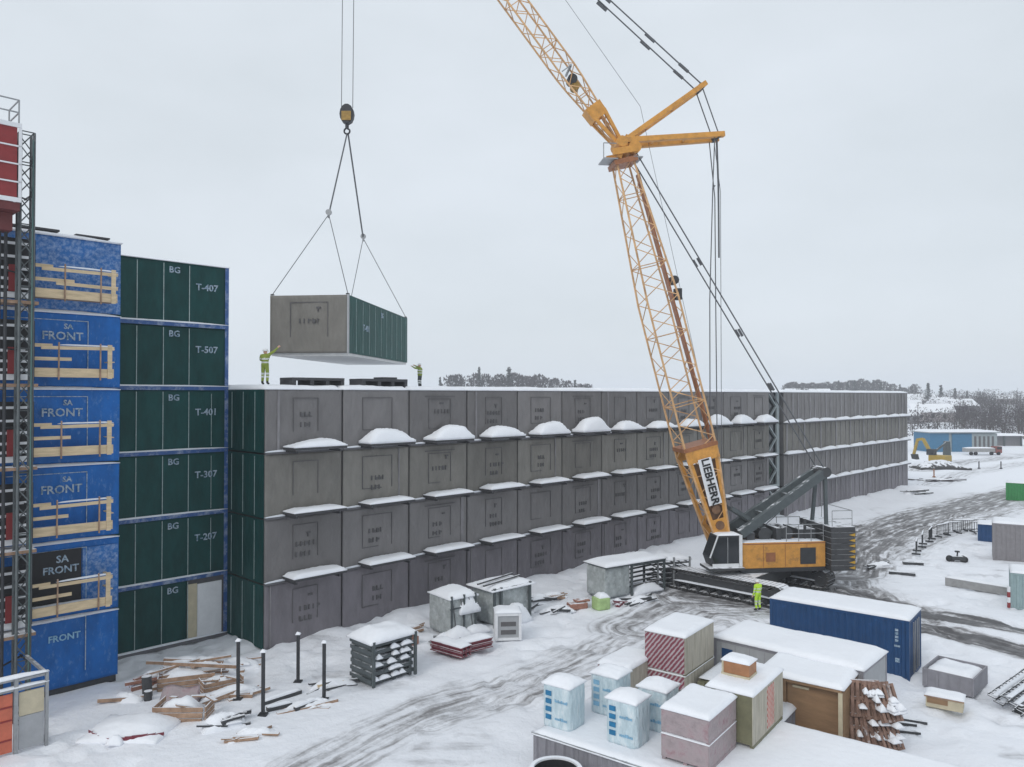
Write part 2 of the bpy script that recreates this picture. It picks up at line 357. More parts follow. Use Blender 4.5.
for nm_, ar_ in (('track_weight', trackw), ('track_along', patha), ('track_across', paths)):
    at_ = gm.attributes.new(nm_, 'FLOAT', 'POINT'); at_.data.foreach_set('value', ar_.ravel().astype(np.float32))
ground = bpy.data.objects.new('ground', gm); col.objects.link(ground); tag(ground, kind='structure')
def ground_material():
    m = bpy.data.materials.new('snowy_ground'); m.use_nodes = True; nt = m.node_tree; L = nt.links; b = nt.nodes['Principled BSDF']
    b.inputs['Roughness'].default_value = .75; b.inputs['Specular IOR Level'].default_value = .2
    tc = nd(nt, 'ShaderNodeTexCoord')
    W, A, S = [nd(nt, 'ShaderNodeAttribute', attribute_name=q) for q in ('track_weight', 'track_along', 'track_across')]
    def math_(op, a, b_=None, c=None):
        m_ = nd(nt, 'ShaderNodeMath', operation=op)
        for k, v in enumerate((a, b_, c)):
            if v is None: continue
            if isinstance(v, (int, float)): m_.inputs[k].default_value = v
            else: L.new(v, m_.inputs[k])
        return m_.outputs[0]
    def noise(vec, scale, detail, rough=.65):
        n = nd(nt, 'ShaderNodeTexNoise'); n.inputs['Scale'].default_value = scale; n.inputs['Detail'].default_value = detail; n.inputs['Roughness'].default_value = rough
        L.new(vec, n.inputs['Vector']); return n.outputs['Fac']
    cv = nd(nt, 'ShaderNodeCombineXYZ'); L.new(math_('MULTIPLY', A.outputs['Fac'], .22), cv.inputs[0]); L.new(math_('MULTIPLY', S.outputs['Fac'], 2.6), cv.inputs[1])
    n1 = noise(cv.outputs[0], 1., 5, .6); n2 = noise(tc.outputs['Object'], 1.3, 10, .72); n3 = noise(tc.outputs['Object'], .45, 4)
    v = math_('ADD', math_('MULTIPLY', n1, .58), math_('MULTIPLY', n2, .30)); v = math_('MULTIPLY_ADD', n3, .12, v)
    v = math_('MULTIPLY_ADD', W.outputs['Fac'], .105, v)
    mr = nd(nt, 'ShaderNodeMapRange'); mr.inputs['From Min'].default_value = .50; mr.inputs['From Max'].default_value = .66; L.new(v, mr.inputs['Value'])
    f = math_('MULTIPLY', mr.outputs[0], math_('POWER', W.outputs['Fac'], .8))
    class _o: outputs = [math_('ADD', f, math_('MULTIPLY', W.outputs['Fac'], .12))]
    mu = _o
    cr = nd(nt, 'ShaderNodeValToRGB'); e = cr.color_ramp.elements
    e[0].position = .0; e[0].color = (.84,.86,.905,1); e[1].position = 1.; e[1].color = (.085,.082,.085,1)
    x = cr.color_ramp.elements.new(.25); x.color = (.62,.63,.66,1); x = cr.color_ramp.elements.new(.55); x.color = (.27,.265,.27,1)
    L.new(mu.outputs[0], cr.inputs[0]); L.new(cr.outputs[0], b.inputs['Base Color'])
    rr = nd(nt, 'ShaderNodeMapRange'); rr.inputs['To Min'].default_value = .78; rr.inputs['To Max'].default_value = .38; L.new(mu.outputs[0], rr.inputs[0]); L.new(rr.outputs[0], b.inputs['Roughness'])
    nb = nd(nt, 'ShaderNodeTexNoise'); nb.inputs['Scale'].default_value = 2.6; nb.inputs['Detail'].default_value = 9; nb.inputs['Roughness'].default_value = .62; L.new(tc.outputs['Object'], nb.inputs[0])
    bp = nd(nt, 'ShaderNodeBump'); bp.inputs['Strength'].default_value = .55; bp.inputs['Distance'].default_value = .15; L.new(nb.outputs['Fac'], bp.inputs['Height']); L.new(bp.outputs[0], b.inputs['Normal'])
    return m
gm.materials.append(ground_material())
def gz(x, y): return float(base_height(np.array([x*1.]), np.array([y*1.]))[0])

# ------------------------------------------------------------------ modules of the long grey block
MW, MH, MD, ROW = 4.22, 3.02, 12.4, 3.1
def plate(w, h, seed, nx=30, nz=22, amp=.015):
    g = random.Random(seed); ph = [g.uniform(0,6.28) for _ in range(8)]
    mb = MB()
    vs, fs = [], []
    for j in range(nz+1):
        for i in range(nx+1):
            u, v = i/nx, j/nz; e = min(1, 8*u, 8*(1-u), 8*v, 8*(1-v))
            d = amp*e*(math.sin(7*u+3*v+ph[0])*.7+math.sin(13*u-6*v+ph[1])*.6+math.sin(26*u+ph[2]+3*math.sin(5*v+ph[3]))*.55+math.sin(19*v+4*math.sin(6*u+ph[4]))*.35+g.uniform(-.25,.25))
            vs.append((w*u, -.045-d, h*v))
    for j in range(nz):
        for i in range(nx): a = j*(nx+1)+i; fs.append((a, a+1, a+nx+2, a+nx+1))
    mb.add(vs, fs)
    per = [i for i in range(nx+1)]+[j*(nx+1)+nx for j in range(1,nz+1)]+[nz*(nx+1)+i for i in range(nx-1,-1,-1)]+[j*(nx+1) for j in range(nz-1,0,-1)]
    b = len(vs); n = len(per)
    mb.add([(vs[k][0], 0, vs[k][2]) for k in per], [])
    for k in range(n): mb.F.append((per[k], b+k, b+(k+1)%n, per[(k+1)%n])); mb.I.append(0)
    return mb
FRONTS = [plate(MW, MH, k).mesh('front_wrap', M[('grey_wrap', 'grey_wrap_warm', 'grey_wrap', 'grey_wrap_cool')[k]]) for k in range(4)]
for f in FRONTS: f.polygons.foreach_set('use_smooth', [True]*len(f.polygons))
def outline(x0, x1, z0, z1, seed):
    g = random.Random(seed); mb = MB(); y = (-.088, -.05)
    mb.box(x0, x1, *y, z1-.025, z1+.01); mb.box(x0, x0+.026, *y, z0, z1-.027); mb.box(x1-.026, x1, *y, z0, z1-.027)
    if g.random() < .6: mb.box(x0+.05, x0+.6+g.random()*.5, *y, z0, z0+.035)
    if g.random() < .7: mb.box(x0-.25, x1+.3, -.098, -.06, z1+.12, z1+.17)
    return mb
OUTL = [outline(1.1+.07*k, 3.15-.06*k, .85+.06*(k % 3), 2.66-.04*(k % 4), k).mesh('opening_outline', M['dark_tape']) for k in range(6)]
def scribble(seed):
    """illegible hand-painted strokes, as on the wraps"""
    g = random.Random(seed); mb = MB(); x = 1.55+g.random()*.3; z = 1.25+g.random()*.5
    for row in range(g.choice((1, 1, 2))):
        xx = x
        for k in range(g.choice((3, 4, 5))):
            mb.box(xx, xx+.06, -.102, -.06, z, z+.24)
            if g.random() < .6: mb.box(xx+.062, xx+.17, -.102, -.06, z+g.choice((0, .1, .19)), z+.05+g.choice((0, .1, .15)))
            xx += .24
        z -= .5
    if g.random() < .55:
        cx, cz = 2.0+g.random()*.6, 2.1+g.random()*.3; a = g.uniform(.06,.2)
        mb.box(cx, cx+.12+a, -.102, -.06, cz, cz+.06+a*.3)
        if g.random() < .6: mb.box(cx+a*.5, cx+a*.5+.07, -.102, -.06, cz-.15, cz-.002)
    return mb
SCRIB = [scribble(100+k).mesh('lettering', M['dark_ink']) for k in range(11)]
FOLDS = []
for q in range(4):
    g_ = random.Random(q+50); mb = MB()
    for j in range(3): x_ = .3+1.3*j+g_.uniform(0,.7); mb.box(x_, x_+g_.choice((.06,.12,.3)), -.099, -.06, .05, MH-.05)
    FOLDS.append(mb.mesh('wrap_fold', M['fold']))
NFOLD = []
for q in range(4):
    x_ = (.25,.6,3.5,3.75)[q]; NFOLD.append(MB().box(x_, x_+(.05,.12,.08,.2)[q], -.099, -.06, .05, MH-.05).mesh('wrap_fold', M['fold']))
BODY = MB().box(.01, MW-.01, .004, MD, 0, MH).mesh('body', M['body'])
LEDGE = MB().box(-.03, MW+.03, -.16, -.0, -.07, .03).mesh('ledge', M['ledge'])
LSNOW = [MB().snow(-.03, MW+.03, -.17, -.03, .033, .09, 40+k, 30, 4).mesh('snow_strip', M['snow_thin']) for k in range(2)]
FLEDGE = MB().box(-.03, MW*.98, -.5, -.0, -.10, .03).mesh('ledge', M['ledge'])
FSNOW = [MB().snow(-.03, MW*.97, -.52, -.03, .033, .30, 60+k, 24, 5, peak=(.4+.2*k,.5), pk=.35).mesh('snow_strip', M['snow']) for k in range(3)]
BALC = MB().box(.9, 3.8, -1.2, -.1, .12, .24).box(1.0, 1.1, -1.15, -.1, -.02, .098).box(3.4, 3.5, -1.15, -.1, -.02, .098).mesh('balcony', M['slab'])
SNOWHI = [MB().snow(.88, 3.82, -1.22, -.12, .243, (.36,.55,.60,.66,.72)[g], 5*g, 26, 9, .20, ((.66,.5,.42,.36,.45)[g], .5), .6).mesh('snow_cap', M['snow']) for g in range(5)]
SNOWLO = [MB().snow(.88, 3.82, -1.22, -.12, .243, .09+.035*g, 9*g+2, 24, 9, (.05,.12,.08,.16)[g]).mesh('snow_cap', M['snow']) for g in range(4)]
ROOFS = [MB().snow(-.03, MW+.03, -.10, MD, MH+.003, .24, 70+k, 22, 30, .04).mesh('roof_snow', M['snow']) for k in range(3)]
for lst in (LSNOW, FSNOW, SNOWHI, SNOWLO, ROOFS):
    for m_ in lst: m_.polygons.foreach_set('use_smooth', [True]*len(m_.polygons))
def side_panel(x, sgn, mm=M['green_wrap'], y1=MD):
    mb = MB(); mb.box(min(x, x+sgn*.035), max(x, x+sgn*.035), .06, y1, 0, MH); return mb
def seams(x, sgn, ys):
    mb = MB()
    for y in ys: mb.box(min(x+sgn*.034, x+sgn*.05), max(x+sgn*.034, x+sgn*.05), y, y+.03, .1, MH-.1)
    return mb
SIDE_L = side_panel(0, -1).mesh('side_wrap', M['green_wrap'])
SEAM_L = seams(0, -1, [.9, 2.1, 3.3]).mesh('seam_tape', M['seam'])
SIDE_R = side_panel(MW, 1).mesh('side_wrap', M['green_bright'])
SEAM_R = seams(MW, 1, [1.2*k for k in range(1, 11)]).mesh('seam_tape', M['seam'])
ROWN = ['bottom', 'third', 'second', 'top']
cnt = 0
def module(c, row, s0, far, label, group, w=1.):
    global cnt; cnt += 1; k = cnt
    p = wf(s0, 0, row*ROW+.04)
    t = thing('wrapped_module', label, 'building module', p, WA, group)
    if far: t.matrix_basis = t.matrix_basis @ Matrix.Diagonal((w, 1, 1, 1))
    share('body', BODY, t); share('front_wrap', FRONTS[k*7 % 4], t)
    if not far:
        share('opening_outline', OUTL[(k*5+row) % 6], t)
        if k % 3 == 1: share('wrap_fold', NFOLD[(k//3) % 4], t)
        if k % 5 != 3: share('lettering', SCRIB[(k*3+row) % 11], t)
    else: share('wrap_fold', FOLDS[(k*5+row) % 4], t)
    if c == 0 and not far:
        sw = share('side_wrap', SIDE_L, t); share('seam_tape', SEAM_L, sw)
    if row > 0:
        l = share('ledge', FLEDGE if far else LEDGE, t)
        share('snow_strip', FSNOW[k % 3] if far else LSNOW[k % 2], l)
        if not far:
            b = share('balcony', BALC, t); sn = share('snow_cap', SNOWHI[0 if c == 0 else 1+(c*3) % 4] if row == 3 else SNOWLO[k % 4], b)
            f_ = random.Random(k).uniform(.72, 1.25); sn.scale = (1, 1, f_); sn.location.z = .243*(1-f_)
            if k % 3 == 0: sn.scale.x = -1; sn.location.x = 4.7
            if row == 3 and c == 0: pass
    if row == 3: share('roof_snow', ROOFS[k % 3], t)
    return t
for c in range(12):
    for row in range(4):
        where = 'at the green corner' if c == 0 else '%s column from the green corner' % ORD[c]
        module(c, row, c*4.32, False, 'grey wrapped module of the long block, %s row, %s' % (ROWN[row], where), 'stacked modules of the long grey block')
for c in range(9):
    for row in range(4):
        module(c, row, 54.95+c*4.06, True, 'grey wrapped module of the long block, %s row, %s column beyond the stair tower' % (ROWN[row], ORD[c]), 'stacked modules of the long grey block', .955)
# stair tower between the two halves
st = thing('stair_tower', 'narrow glazed stair tower between the two halves of the grey block', 'stair tower', wf(51.9, 0, 0), WA)
mb = MB(); mb.box(.05, 2.95, .6, 12, 0, 12.35); mb.build('core', M['body'], st)
for k in range(4):
    z = k*3.1; mb = MB()
    mb.box(.3, 2.8, .3, .45, z+.05, z+.3); mb.box(.3, .5, .3, .45, z+.302, z+3.1); mb.box(2.25, 2.8, .3, .45, z+.302, z+3.1); mb.bar((.6,.36,z+.5), (2.15,.36,z+1.7), .2, .12); mb.bar((.6,.36,z+2.9), (2.15,.36,z+1.7), .2, .12)
    f = mb.build('storey_frame', M['hut_grey'], st)
    MB().box(.5, 2.25, .5, .56, z+.32, z+3.05).build('pane', M['glass'], f)
MB().snow(.0, 3.0, -.05, 12, 12.36, .25, 3, 10, 10).build('roof_snow', M['snow'], st, smooth=True)
# platforms lying on the roof
for k, (s0, lab) in enumerate(((1.75, 'dark slatted platform lying on the roof beside the left worker'), (5.9, 'dark slatted platform lying on the roof, a small slab on its right end'))):
    t = thing('roof_platform', lab, 'platform', wf(s0, .5, 12.62), WA, 'spare balcony platforms on the roof')
    MB().box(0, 3.0, 0, 1.3, .22, .36).build('deck', M['slab'], t, bevel=.01)
    for x in (.0, 1.0, 1.9, 2.8): MB().box(x, x+.2, .02, 1.28, -.14, .218).build('bearer', M['slab'], t)
    if k:
        tag(root_from('roof_slab', MB().box(0, .95, 0, .9, 0, .10), M['slab'], 'small dark slab on top of the second roof platform', 'slab', wf(s0+1.5, .75, 12.985), WA))

# ------------------------------------------------------------------ left tower: green modules behind, blue modules in front
codes = ['T-107', 'T-207', 'T-307', 'T-401', 'T-507', 'T-407']
LV = ['bottom', 'fifth', 'fourth', 'third', 'second', 'topmost']
for row in range(6):
    t = thing('green_module', 'dark green wrapped module in the left tower, ' + ('topmost under the snow' if row == 5 else 'bottom one with a beige doorway' if row == 0 else LV[row]+' from the top'), 'building module', wf(-10.5, 3.86, row*ROW+.04), WA, 'green modules of the left tower')
    xe = 10.46 if row else 8.45
    MB().box(0, 10.44, .03, 4.4, 0, MH-.02).build('body', M['body'], t)
    f = plate(xe-.0, MH, 200+row, 70, 20, .016).build('side_wrap', M['green_wrap'], t, smooth=True)
    mb = MB()
    for s in (-5.75, -4.5, -3.28, -2.04): mb.box(s+10.5, s+10.53, -.085, -.06, .12, MH-.1)
    if row in (1, 2, 3): mb.box(9.6, 9.62, -.085, -.06, .2, MH-.2)
    mb.build('seam_tape', M['seam'], f)
    text('lettering', 'BG', .42, M['pale_ink'], f, (7.75, -.085, 2.62))
    if row: text('lettering', codes[row], .46, M['pale_ink'], f, (9.35, -.085, 1.9))
    mb = MB(); mb.box(0, 10.46, -.14, .0, -.1, .08); l = mb.build('joint_strip', M['blue_strip'] if row else M['ledge'], t)
    MB().snow(0, 10.46, -.16, -.02, .082, .07, row, 40, 4).build('snow_strip', M['snow_thin'], l, smooth=True)
    MB().box(10.28, 10.47, -.11, -.088, .0, MH).build('corner_strip', M['blue_strip'], t)
    if row == 0:
        MB().box(8.47, 8.95, -.05, .0, .1, MH-.25).build('door_board', M['beige'], t)
        MB().box(8.97, 10.2, -.05, .0, .12, MH-.3).build('door_panel', M['white_paint'], t)
    if row == 5: MB().snow(-.05, 10.5, -.15, 4.3, MH, .14, 4, 30, 12, .04).build('roof_snow', M['snow'], t, smooth=True)
for row in range(6):
    det = {5: 'topmost, its wrap frosted with snow', 0: 'bottom one standing in the snow', 1: 'fifth from the top, with a dark patch'}.get(row, '%s from the top, marked FRONT' % LV[row])
    t = thing('blue_module', 'blue wrapped module behind the hoist, ' + det, 'building module', wf(-14.95, .9, row*ROW+(.02 if row else .3)-.0), WA, 'blue modules of the left tower')
    H = MH if row else MH-.26
    MB().box(0, 8.72, .03, 2.9, 0, H).build('body', M['body'], t)
    f = plate(8.75, H, 300+row, 64, 22, .024).build('front_wrap', M['blue_frost'] if row == 5 else M['blue_wrap'], t, smooth=True)
    x0 = 4.9
    if row != 5:
        mb = MB(); mb.box(x0-.4, 7.5, -.095, -.06, 2.70, 2.73); mb.box(7.47, 7.5, -.095, -.06, .5, 2.698); mb.build('opening_outline', M['pale_ink'], f)
    if row in (2, 3, 4):
        text('lettering', 'SA', .30, M['pale_ink'], f, (6.75, -.095, 2.46)); text('lettering', 'FRONT', .46, M['pale_ink'], f, (6.55, -.095, 2.06))
    if row == 1:
        d = MB().box(5.0, 7.3, -.10, -.065, .6, 2.72).build('dark_patch', M['rubber'], f)
        text('lettering', 'SA', .40, M['pale_ink'], d, (6.6, -.106, 2.35)); text('lettering', 'FRONT', .40, M['pale_ink'], d, (6.55, -.106, 1.93))
        MB().box(7.35, 8.7, -.09, -.066, .3, 2.7).build('frosted_edge', M['blue_frost'], f)
    if row == 0:
        text('lettering', 'FRONT', .36, M['pack_light'], f, (6.7, -.09, 2.0))
        MB().box(0, 8.7, .02, 2.8, -.3, -.003).build('base_beam', M['steel_dark'], t)
    MB().snow(0, 8.76, -.13, .03, H-.03, .12, 20+row, 30, 4).build('snow_strip', M['snow_thin'], t, smooth=True)
    if row == 5:
        MB().snow(-.1, 8.8, -.15, 2.9, H+.003, .14, 8, 30, 8, .05).build('roof_snow', M['snow'], t, smooth=True)
        MB().box(4.6, 6.4, -.1, .25, H+.16, H+.24).box(7.0, 8.3, -.1, .2, H+.12, H+.18).build('roof_board', M['slab'], t)
# timber guard rails on the five upper levels
for row in range(1, 6):
    g = random.Random(row)
    t = thing('timber_balcony', 'pale timber scaffold platform with guard rail in front of the %s blue module%s' % (LV[row] if row == 5 else LV[row]+'-from-top', ''), 'scaffold platform', wf(-14.6, -.02, row*ROW), WA, 'timber platforms along the blue modules')
    x1 = 7.85+(.12 if row == 5 else 0)
    MB().box(0, x1, .0, .78, .44, .50).build('deck', M['timber_snowy'], t)
    MB().box(.0, x1, -.06, -.005, .40, .76).build('toe_board', M['timber'], t, bevel=.01)
    MB().bar((.0, -.03, 1.62), (5.6, -.03, 1.64), .04, .13).bar((5.2, -.075, 1.56-.05*g.random()), (x1, -.075, 1.60-.06*g.random()), .04, .13).build('top_rail', M['timber'], t)
    mb = MB().bar((.0, -.03, 1.1), (6.2+.2*g.random(), -.03, 1.12), .04, .13)
    if row == 5: mb.bar((5.7, -.075, 1.0), (x1, -.075, .98), .04, .13)
    mb.build('mid_rail', M['timber'], t)
    for x in (.8, 3.0, 5.75+.25*g.random(), 7.3): MB().box(x, x+.05, -.12, -.066, .30, 1.78).build('post', M['timber_snowy'], t)
    MB().bar((x1-.03,-.03,1.58),(x1-.03,.8,1.60),.13,.04).build('end_rail', M['timber'], t); MB().bar((x1-.03,-.03,1.05),(x1-.03,.8,1.06),.13,.04).build('end_rail', M['timber'], t)
    MB().box(x1-.25,x1-.08,-.10,-.062,.36,1.75).build('end_post', M['timber'], t)
    MB().snow(0, x1, .05, .76, .503, .20, row, 30, 5, .12).build('snow_layer', M['snow'], t, smooth=True)
    MB().snow(5.8, x1, -.1, .0, 1.66, .06, row+5, 12, 3).build('rail_snow', M['snow_thin'], t, smooth=True)

# ------------------------------------------------------------------ construction hoist
def lattice(mb, p, q, W, H, n, lat, cr, lr, wf_=None, k=4):
    """four-chord lattice from p to q; W across 'lat', H across the in-plane normal; wf_(u)->(w,h) scale"""
    p, q = V3(p), V3(q); d = (q-p).normalized(); a = V3(lat).normalized(); b = d.cross(a).normalized()
    def corner(u, i):
        w, h = (W, H) if wf_ is None else wf_(u); sx, sy = ((-1,-1),(1,-1),(1,1),(-1,1))[i]
        return p+(q-p)*u+a*(sx*w/2)+b*(sy*h/2)
    for j in range(n):
        u0, u1 = j/n, (j+1)/n
        for i in range(4):
            mb.tube(corner(u0, i), corner(u1, i), cr, k)
            o = (i+1) % 4
            if j % 2: mb.tube(corner(u0, i), corner(u1, o), lr, 3)
            else: mb.tube(corner(u0, o), corner(u1, i), lr, 3)
            if j % 4 == 0: mb.tube(corner(u0, i), corner(u0, o), lr, 3)
    for i in range(4): mb.tube(corner(1, i), corner(1, (i+1) % 4), lr, 3)
    return mb
hz = thing('construction_hoist', 'tall lattice mast hoist with a red cage raised to the top of the blue tower', 'construction hoist', wf(-10.17, -.95, 0), WA)
lattice(MB(), (0,0,0), (0,0,21.9), .44, .44, 38, (1,0,0), .05, .026).build('mast', M['mast'], hz)
MB().tube((.17,-.27,0), (.17,-.27,21.6), .025, 6).build('cable_guide', M['mint'], hz)
mb = MB().tube((-.62,.0,0), (-.62,.0,18.9), .06, 6).tube((-.82,.0,0), (-.82,.0,18.9), .06, 6)
for k in range(16): mb.bar((-.82,0,1.2*k+.3), (-.62,0,1.2*k+.3), .05)
mb.build('guide_post', M['steel_dark'], hz)
for k in range(7): MB().bar((-.62,.0,2.9*k+2.2), (.25,.9,2.9*k+2.2), .05).bar((.2,.2,2.9*k+2.2), (.2,1.0,2.9*k+2.2), .05).build('wall_tie', M['steel_dark'], hz)
cg = MB().box(-3.9, -.5, -.95, .45, 19.15, 21.8).build('cage', M['red_panel'], hz)
mb = MB()
for z in (19.05, 19.75, 20.4, 21.05, 21.75): mb.box(-3.95, -.36, -1.0, -.952, z, z+(.16 if z in (19.05, 21.75) else .05))
mb.box(-.46, -.36, -1.0, -.955, 19.22, 21.74); mb.build('cage_frame', M['white_paint'], cg)
MB().box(-3.9, -.4, -.95, .45, 18.75, 19.04).build('cage_underframe', M['hoist_dark'], hz)
mb = MB()
for z in (22.3, 22.75):
    mb.tube((-3.9,-.95,z), (-.45,-.95,z), .03, 5).tube((-.45,-.95,z), (-.45,.45,z), .03, 5)
for x in (-3.9, -2.7, -1.5, -.45): mb.tube((x,-.95,21.8), (x,-.95,22.75), .03, 5)
mb.tube((-.45,.45,21.8), (-.45,.45,22.75), .03, 5).box(-1.6,-1.3,-.7,-.4,21.8,22.05); mb.build('roof_railing', M['steel'], cg)
mb = MB().box(-1.0, -.5, -.4, .3, 18.1, 18.74).box(-2.8, -2.0, -.4, .3, 18.0, 18.74); mb.build('drive_motor', M['hoist_dark'], hz)
# landing gates, one per level
for row in range(1, 6):
    t = thing('landing_gate', 'pale barred landing gate left of the hoist mast, %s level' % ('topmost' if row == 5 else LV[row]+'-from-top' if row > 1 else 'lowest'), 'gate', wf(-13.2, -.35, row*ROW), WA, 'landing gates of the hoist')
    MB().box(1.2, 3.55, .12, .2, .25, 2.55).build('doorway', M['rubber'], t)
    mb = MB()
    for k, z in enumerate((.35, .62, .95, 1.35, 1.8, 2.3)): mb.bar((-.2,0,z), (3.35+.12*(k % 2),0,z+.03), .05, .10 if k else .22)
    mb.build('bars', M['white_paint'], t)
    MB().bar((3.0,-.05,.2), (3.0,-.05,2.5), .07).bar((.6,-.05,.2), (.6,-.05,2.5), .07).build('stile', M['steel_dark'], t)
    MB().box(2.62, 2.85, -.12, -.06, .5, 1.5).build('lock_panel', M['red_panel'], t)
    MB().box(-.3, 3.5, -.6, .35, .0, .12).build('landing_deck', M['timber_snowy'], t)
# ground enclosure
en = thing('hoist_enclosure', 'fenced hoist base with an orange gate and snowy top rails, at the lower left corner', 'enclosure', wf(-10.05, -3.75, 0), WA)
MB().box(-2.9, -1.02, -.0, .05, .1, 2.05).build('gate_panel', M['orange_gate'], en)
mb = MB()
for z in (.5, 1.15, 1.6): mb.box(-2.9, -1.04, -.03, -.003, z, z+.05)
for x in (-2.4, -1.7): mb.box(x, x+.05, -.034, -.031, .12, 2.0)
mb.build('gate_rib', M['red_panel'], en)
MB().box(-.83, -.08, 0, .05, .1, 1.2).build('lower_panel', M['cabin'], en); MB().box(-.83, -.08, 0, .05, 1.22, 2.02).build('upper_panel', M['beige'], en)
mb = MB().box(-.98, -.86, -.05, .07, 0, 2.6).box(-.05, .05, -.05, .07, 0, 2.5).box(-4, -.99, -.03, .06, 2.12, 2.2).box(-.85, -.06, -.03, .06, 2.1, 2.2)
mb.box(-4, -.99, -.03, .06, 2.46, 2.54).box(-.85, -.06, -.03, .06, 2.42, 2.5).box(-.05,.05,.1,2.6,2.4,2.5).box(-.05,.05,.1,2.6,.1,.2); mb.build('frame', M['steel'], en)
MB().snow(-4, .06, -.07, .10, 2.205, .08, 3, 30, 4).build('rail_snow', M['snow'], en, smooth=True); MB().snow(-4, .06, -.08, .11, 2.545, .10, 6, 30, 4).build('rail_snow', M['snow'], en, smooth=True)

# ------------------------------------------------------------------ the lifted module, slings and hook
HM_R = math.atan2(-.11, .994)
hm = thing('lifted_module', 'grey module with green sides hanging from the crane above the roof', 'building module', (-12.72, 40.5, 14.3), HM_R)
share('body', BODY, hm); share('front_wrap', FRONTS[1], hm); share('opening_outline', OUTL[0], hm); share('lettering', SCRIB[2], hm)
sw = share('side_wrap', SIDE_R, hm); share('seam_tape', SEAM_R, sw); share('side_wrap', SIDE_L, hm)
text('lettering', 'T-401', .5, M['pale_ink'], sw, (MW+.052, 3.0, 1.5), (0,1,0)); text('lettering', 'BG', .42, M['pale_ink'], sw, (MW+.052, 6.2, 2.55), (0,1,0))
MB().box(.03, MW-.03, .1, MD-.05, -.14, -.003).build('underside', M['underside'], hm)
MB().box(MW-.035, MW+.045, -.10, .055, -.02, MH+.02).build('corner_trim', M['cabin'], hm)
MB().snow(0, MW, 0, MD, MH+.003, .08, 2, 12, 20, .05).build('roof_snow', M['snow'], hm, smooth=True)
HB = hm.matrix_basis
cor = [HB @ V3((x, y, MH+.08)) for (x, y) in ((.06,.1),(MW-.06,.1),(.06,MD-.1),(MW-.06,MD-.1))]
hookc = V3((-9.82, 45.6, 28.8)); hb = hookc-V3((0,0,1.15))
r1, r2 = V3((-10.15, 42.5, 22.1)), V3((-9.4, 48.5, 22.0))
sl = thing('lifting_sling', 'steel sling legs spreading from the hook to the corners of the lifted module', 'sling', hb)
for a, b, r in ((hb, r1, .045), (hb+V3((.05,.1,0)), r2, .05), (r1, cor[0], .022), (r1, cor[1], .022), (r2, cor[2], .022), (r2, cor[3], .022)):
    MB().tube(a, b, r, 5).build('leg', M['ropem'], sl, Matrix.Identity(4))
for r in (r1, r2):
    MB().tube(r+V3((0,-.06,.12)), r+V3((0,.06,.12)), .17, 10).tube(r-V3((0,0,.2)), r+V3((0,0,.1)), .06, 6).build('ring', M['steel'], sl, Matrix.Identity(4))
for c in cor: MB().box(c.x-.08, c.x+.08, c.y-.08, c.y+.08, c.z-.1, c.z+.02).build('corner_shackle', M['steel_dark'], sl, Matrix.Identity(4))
hk = thing('hook_block', 'dark ochre crane hook block above the lifted module', 'hook block', hookc)
mb = MB(); pr = []
for k in range(14):
    an = 2*math.pi*k/14; pr.append(V3((.42*math.cos(an), -.22, .60*math.sin(an))))
mb.prism(pr, (0, .44, 0)); mb.build('body', M['steel_dark'], hk, bevel=.05)
for yy in (-.27, .24): MB().box(-.28, .28, yy, yy+.04, -.42, .12).build('cheek_plate', M['hook'], hk)
mb = MB().tube((0,0,-.55), (0,0,-.85), .11, 8)
pts = [V3((.17*math.sin(a), 0, -1.0-.17*math.cos(a)+.0)) for a in [R(x) for x in range(-150, 121, 30)]]
mb.path([V3((0,0,-.83))]+[V3((p.x, 0, p.z)) for p in pts[::-1]], .055, 6); mb.build('hook', M['steel_dark'], hk)

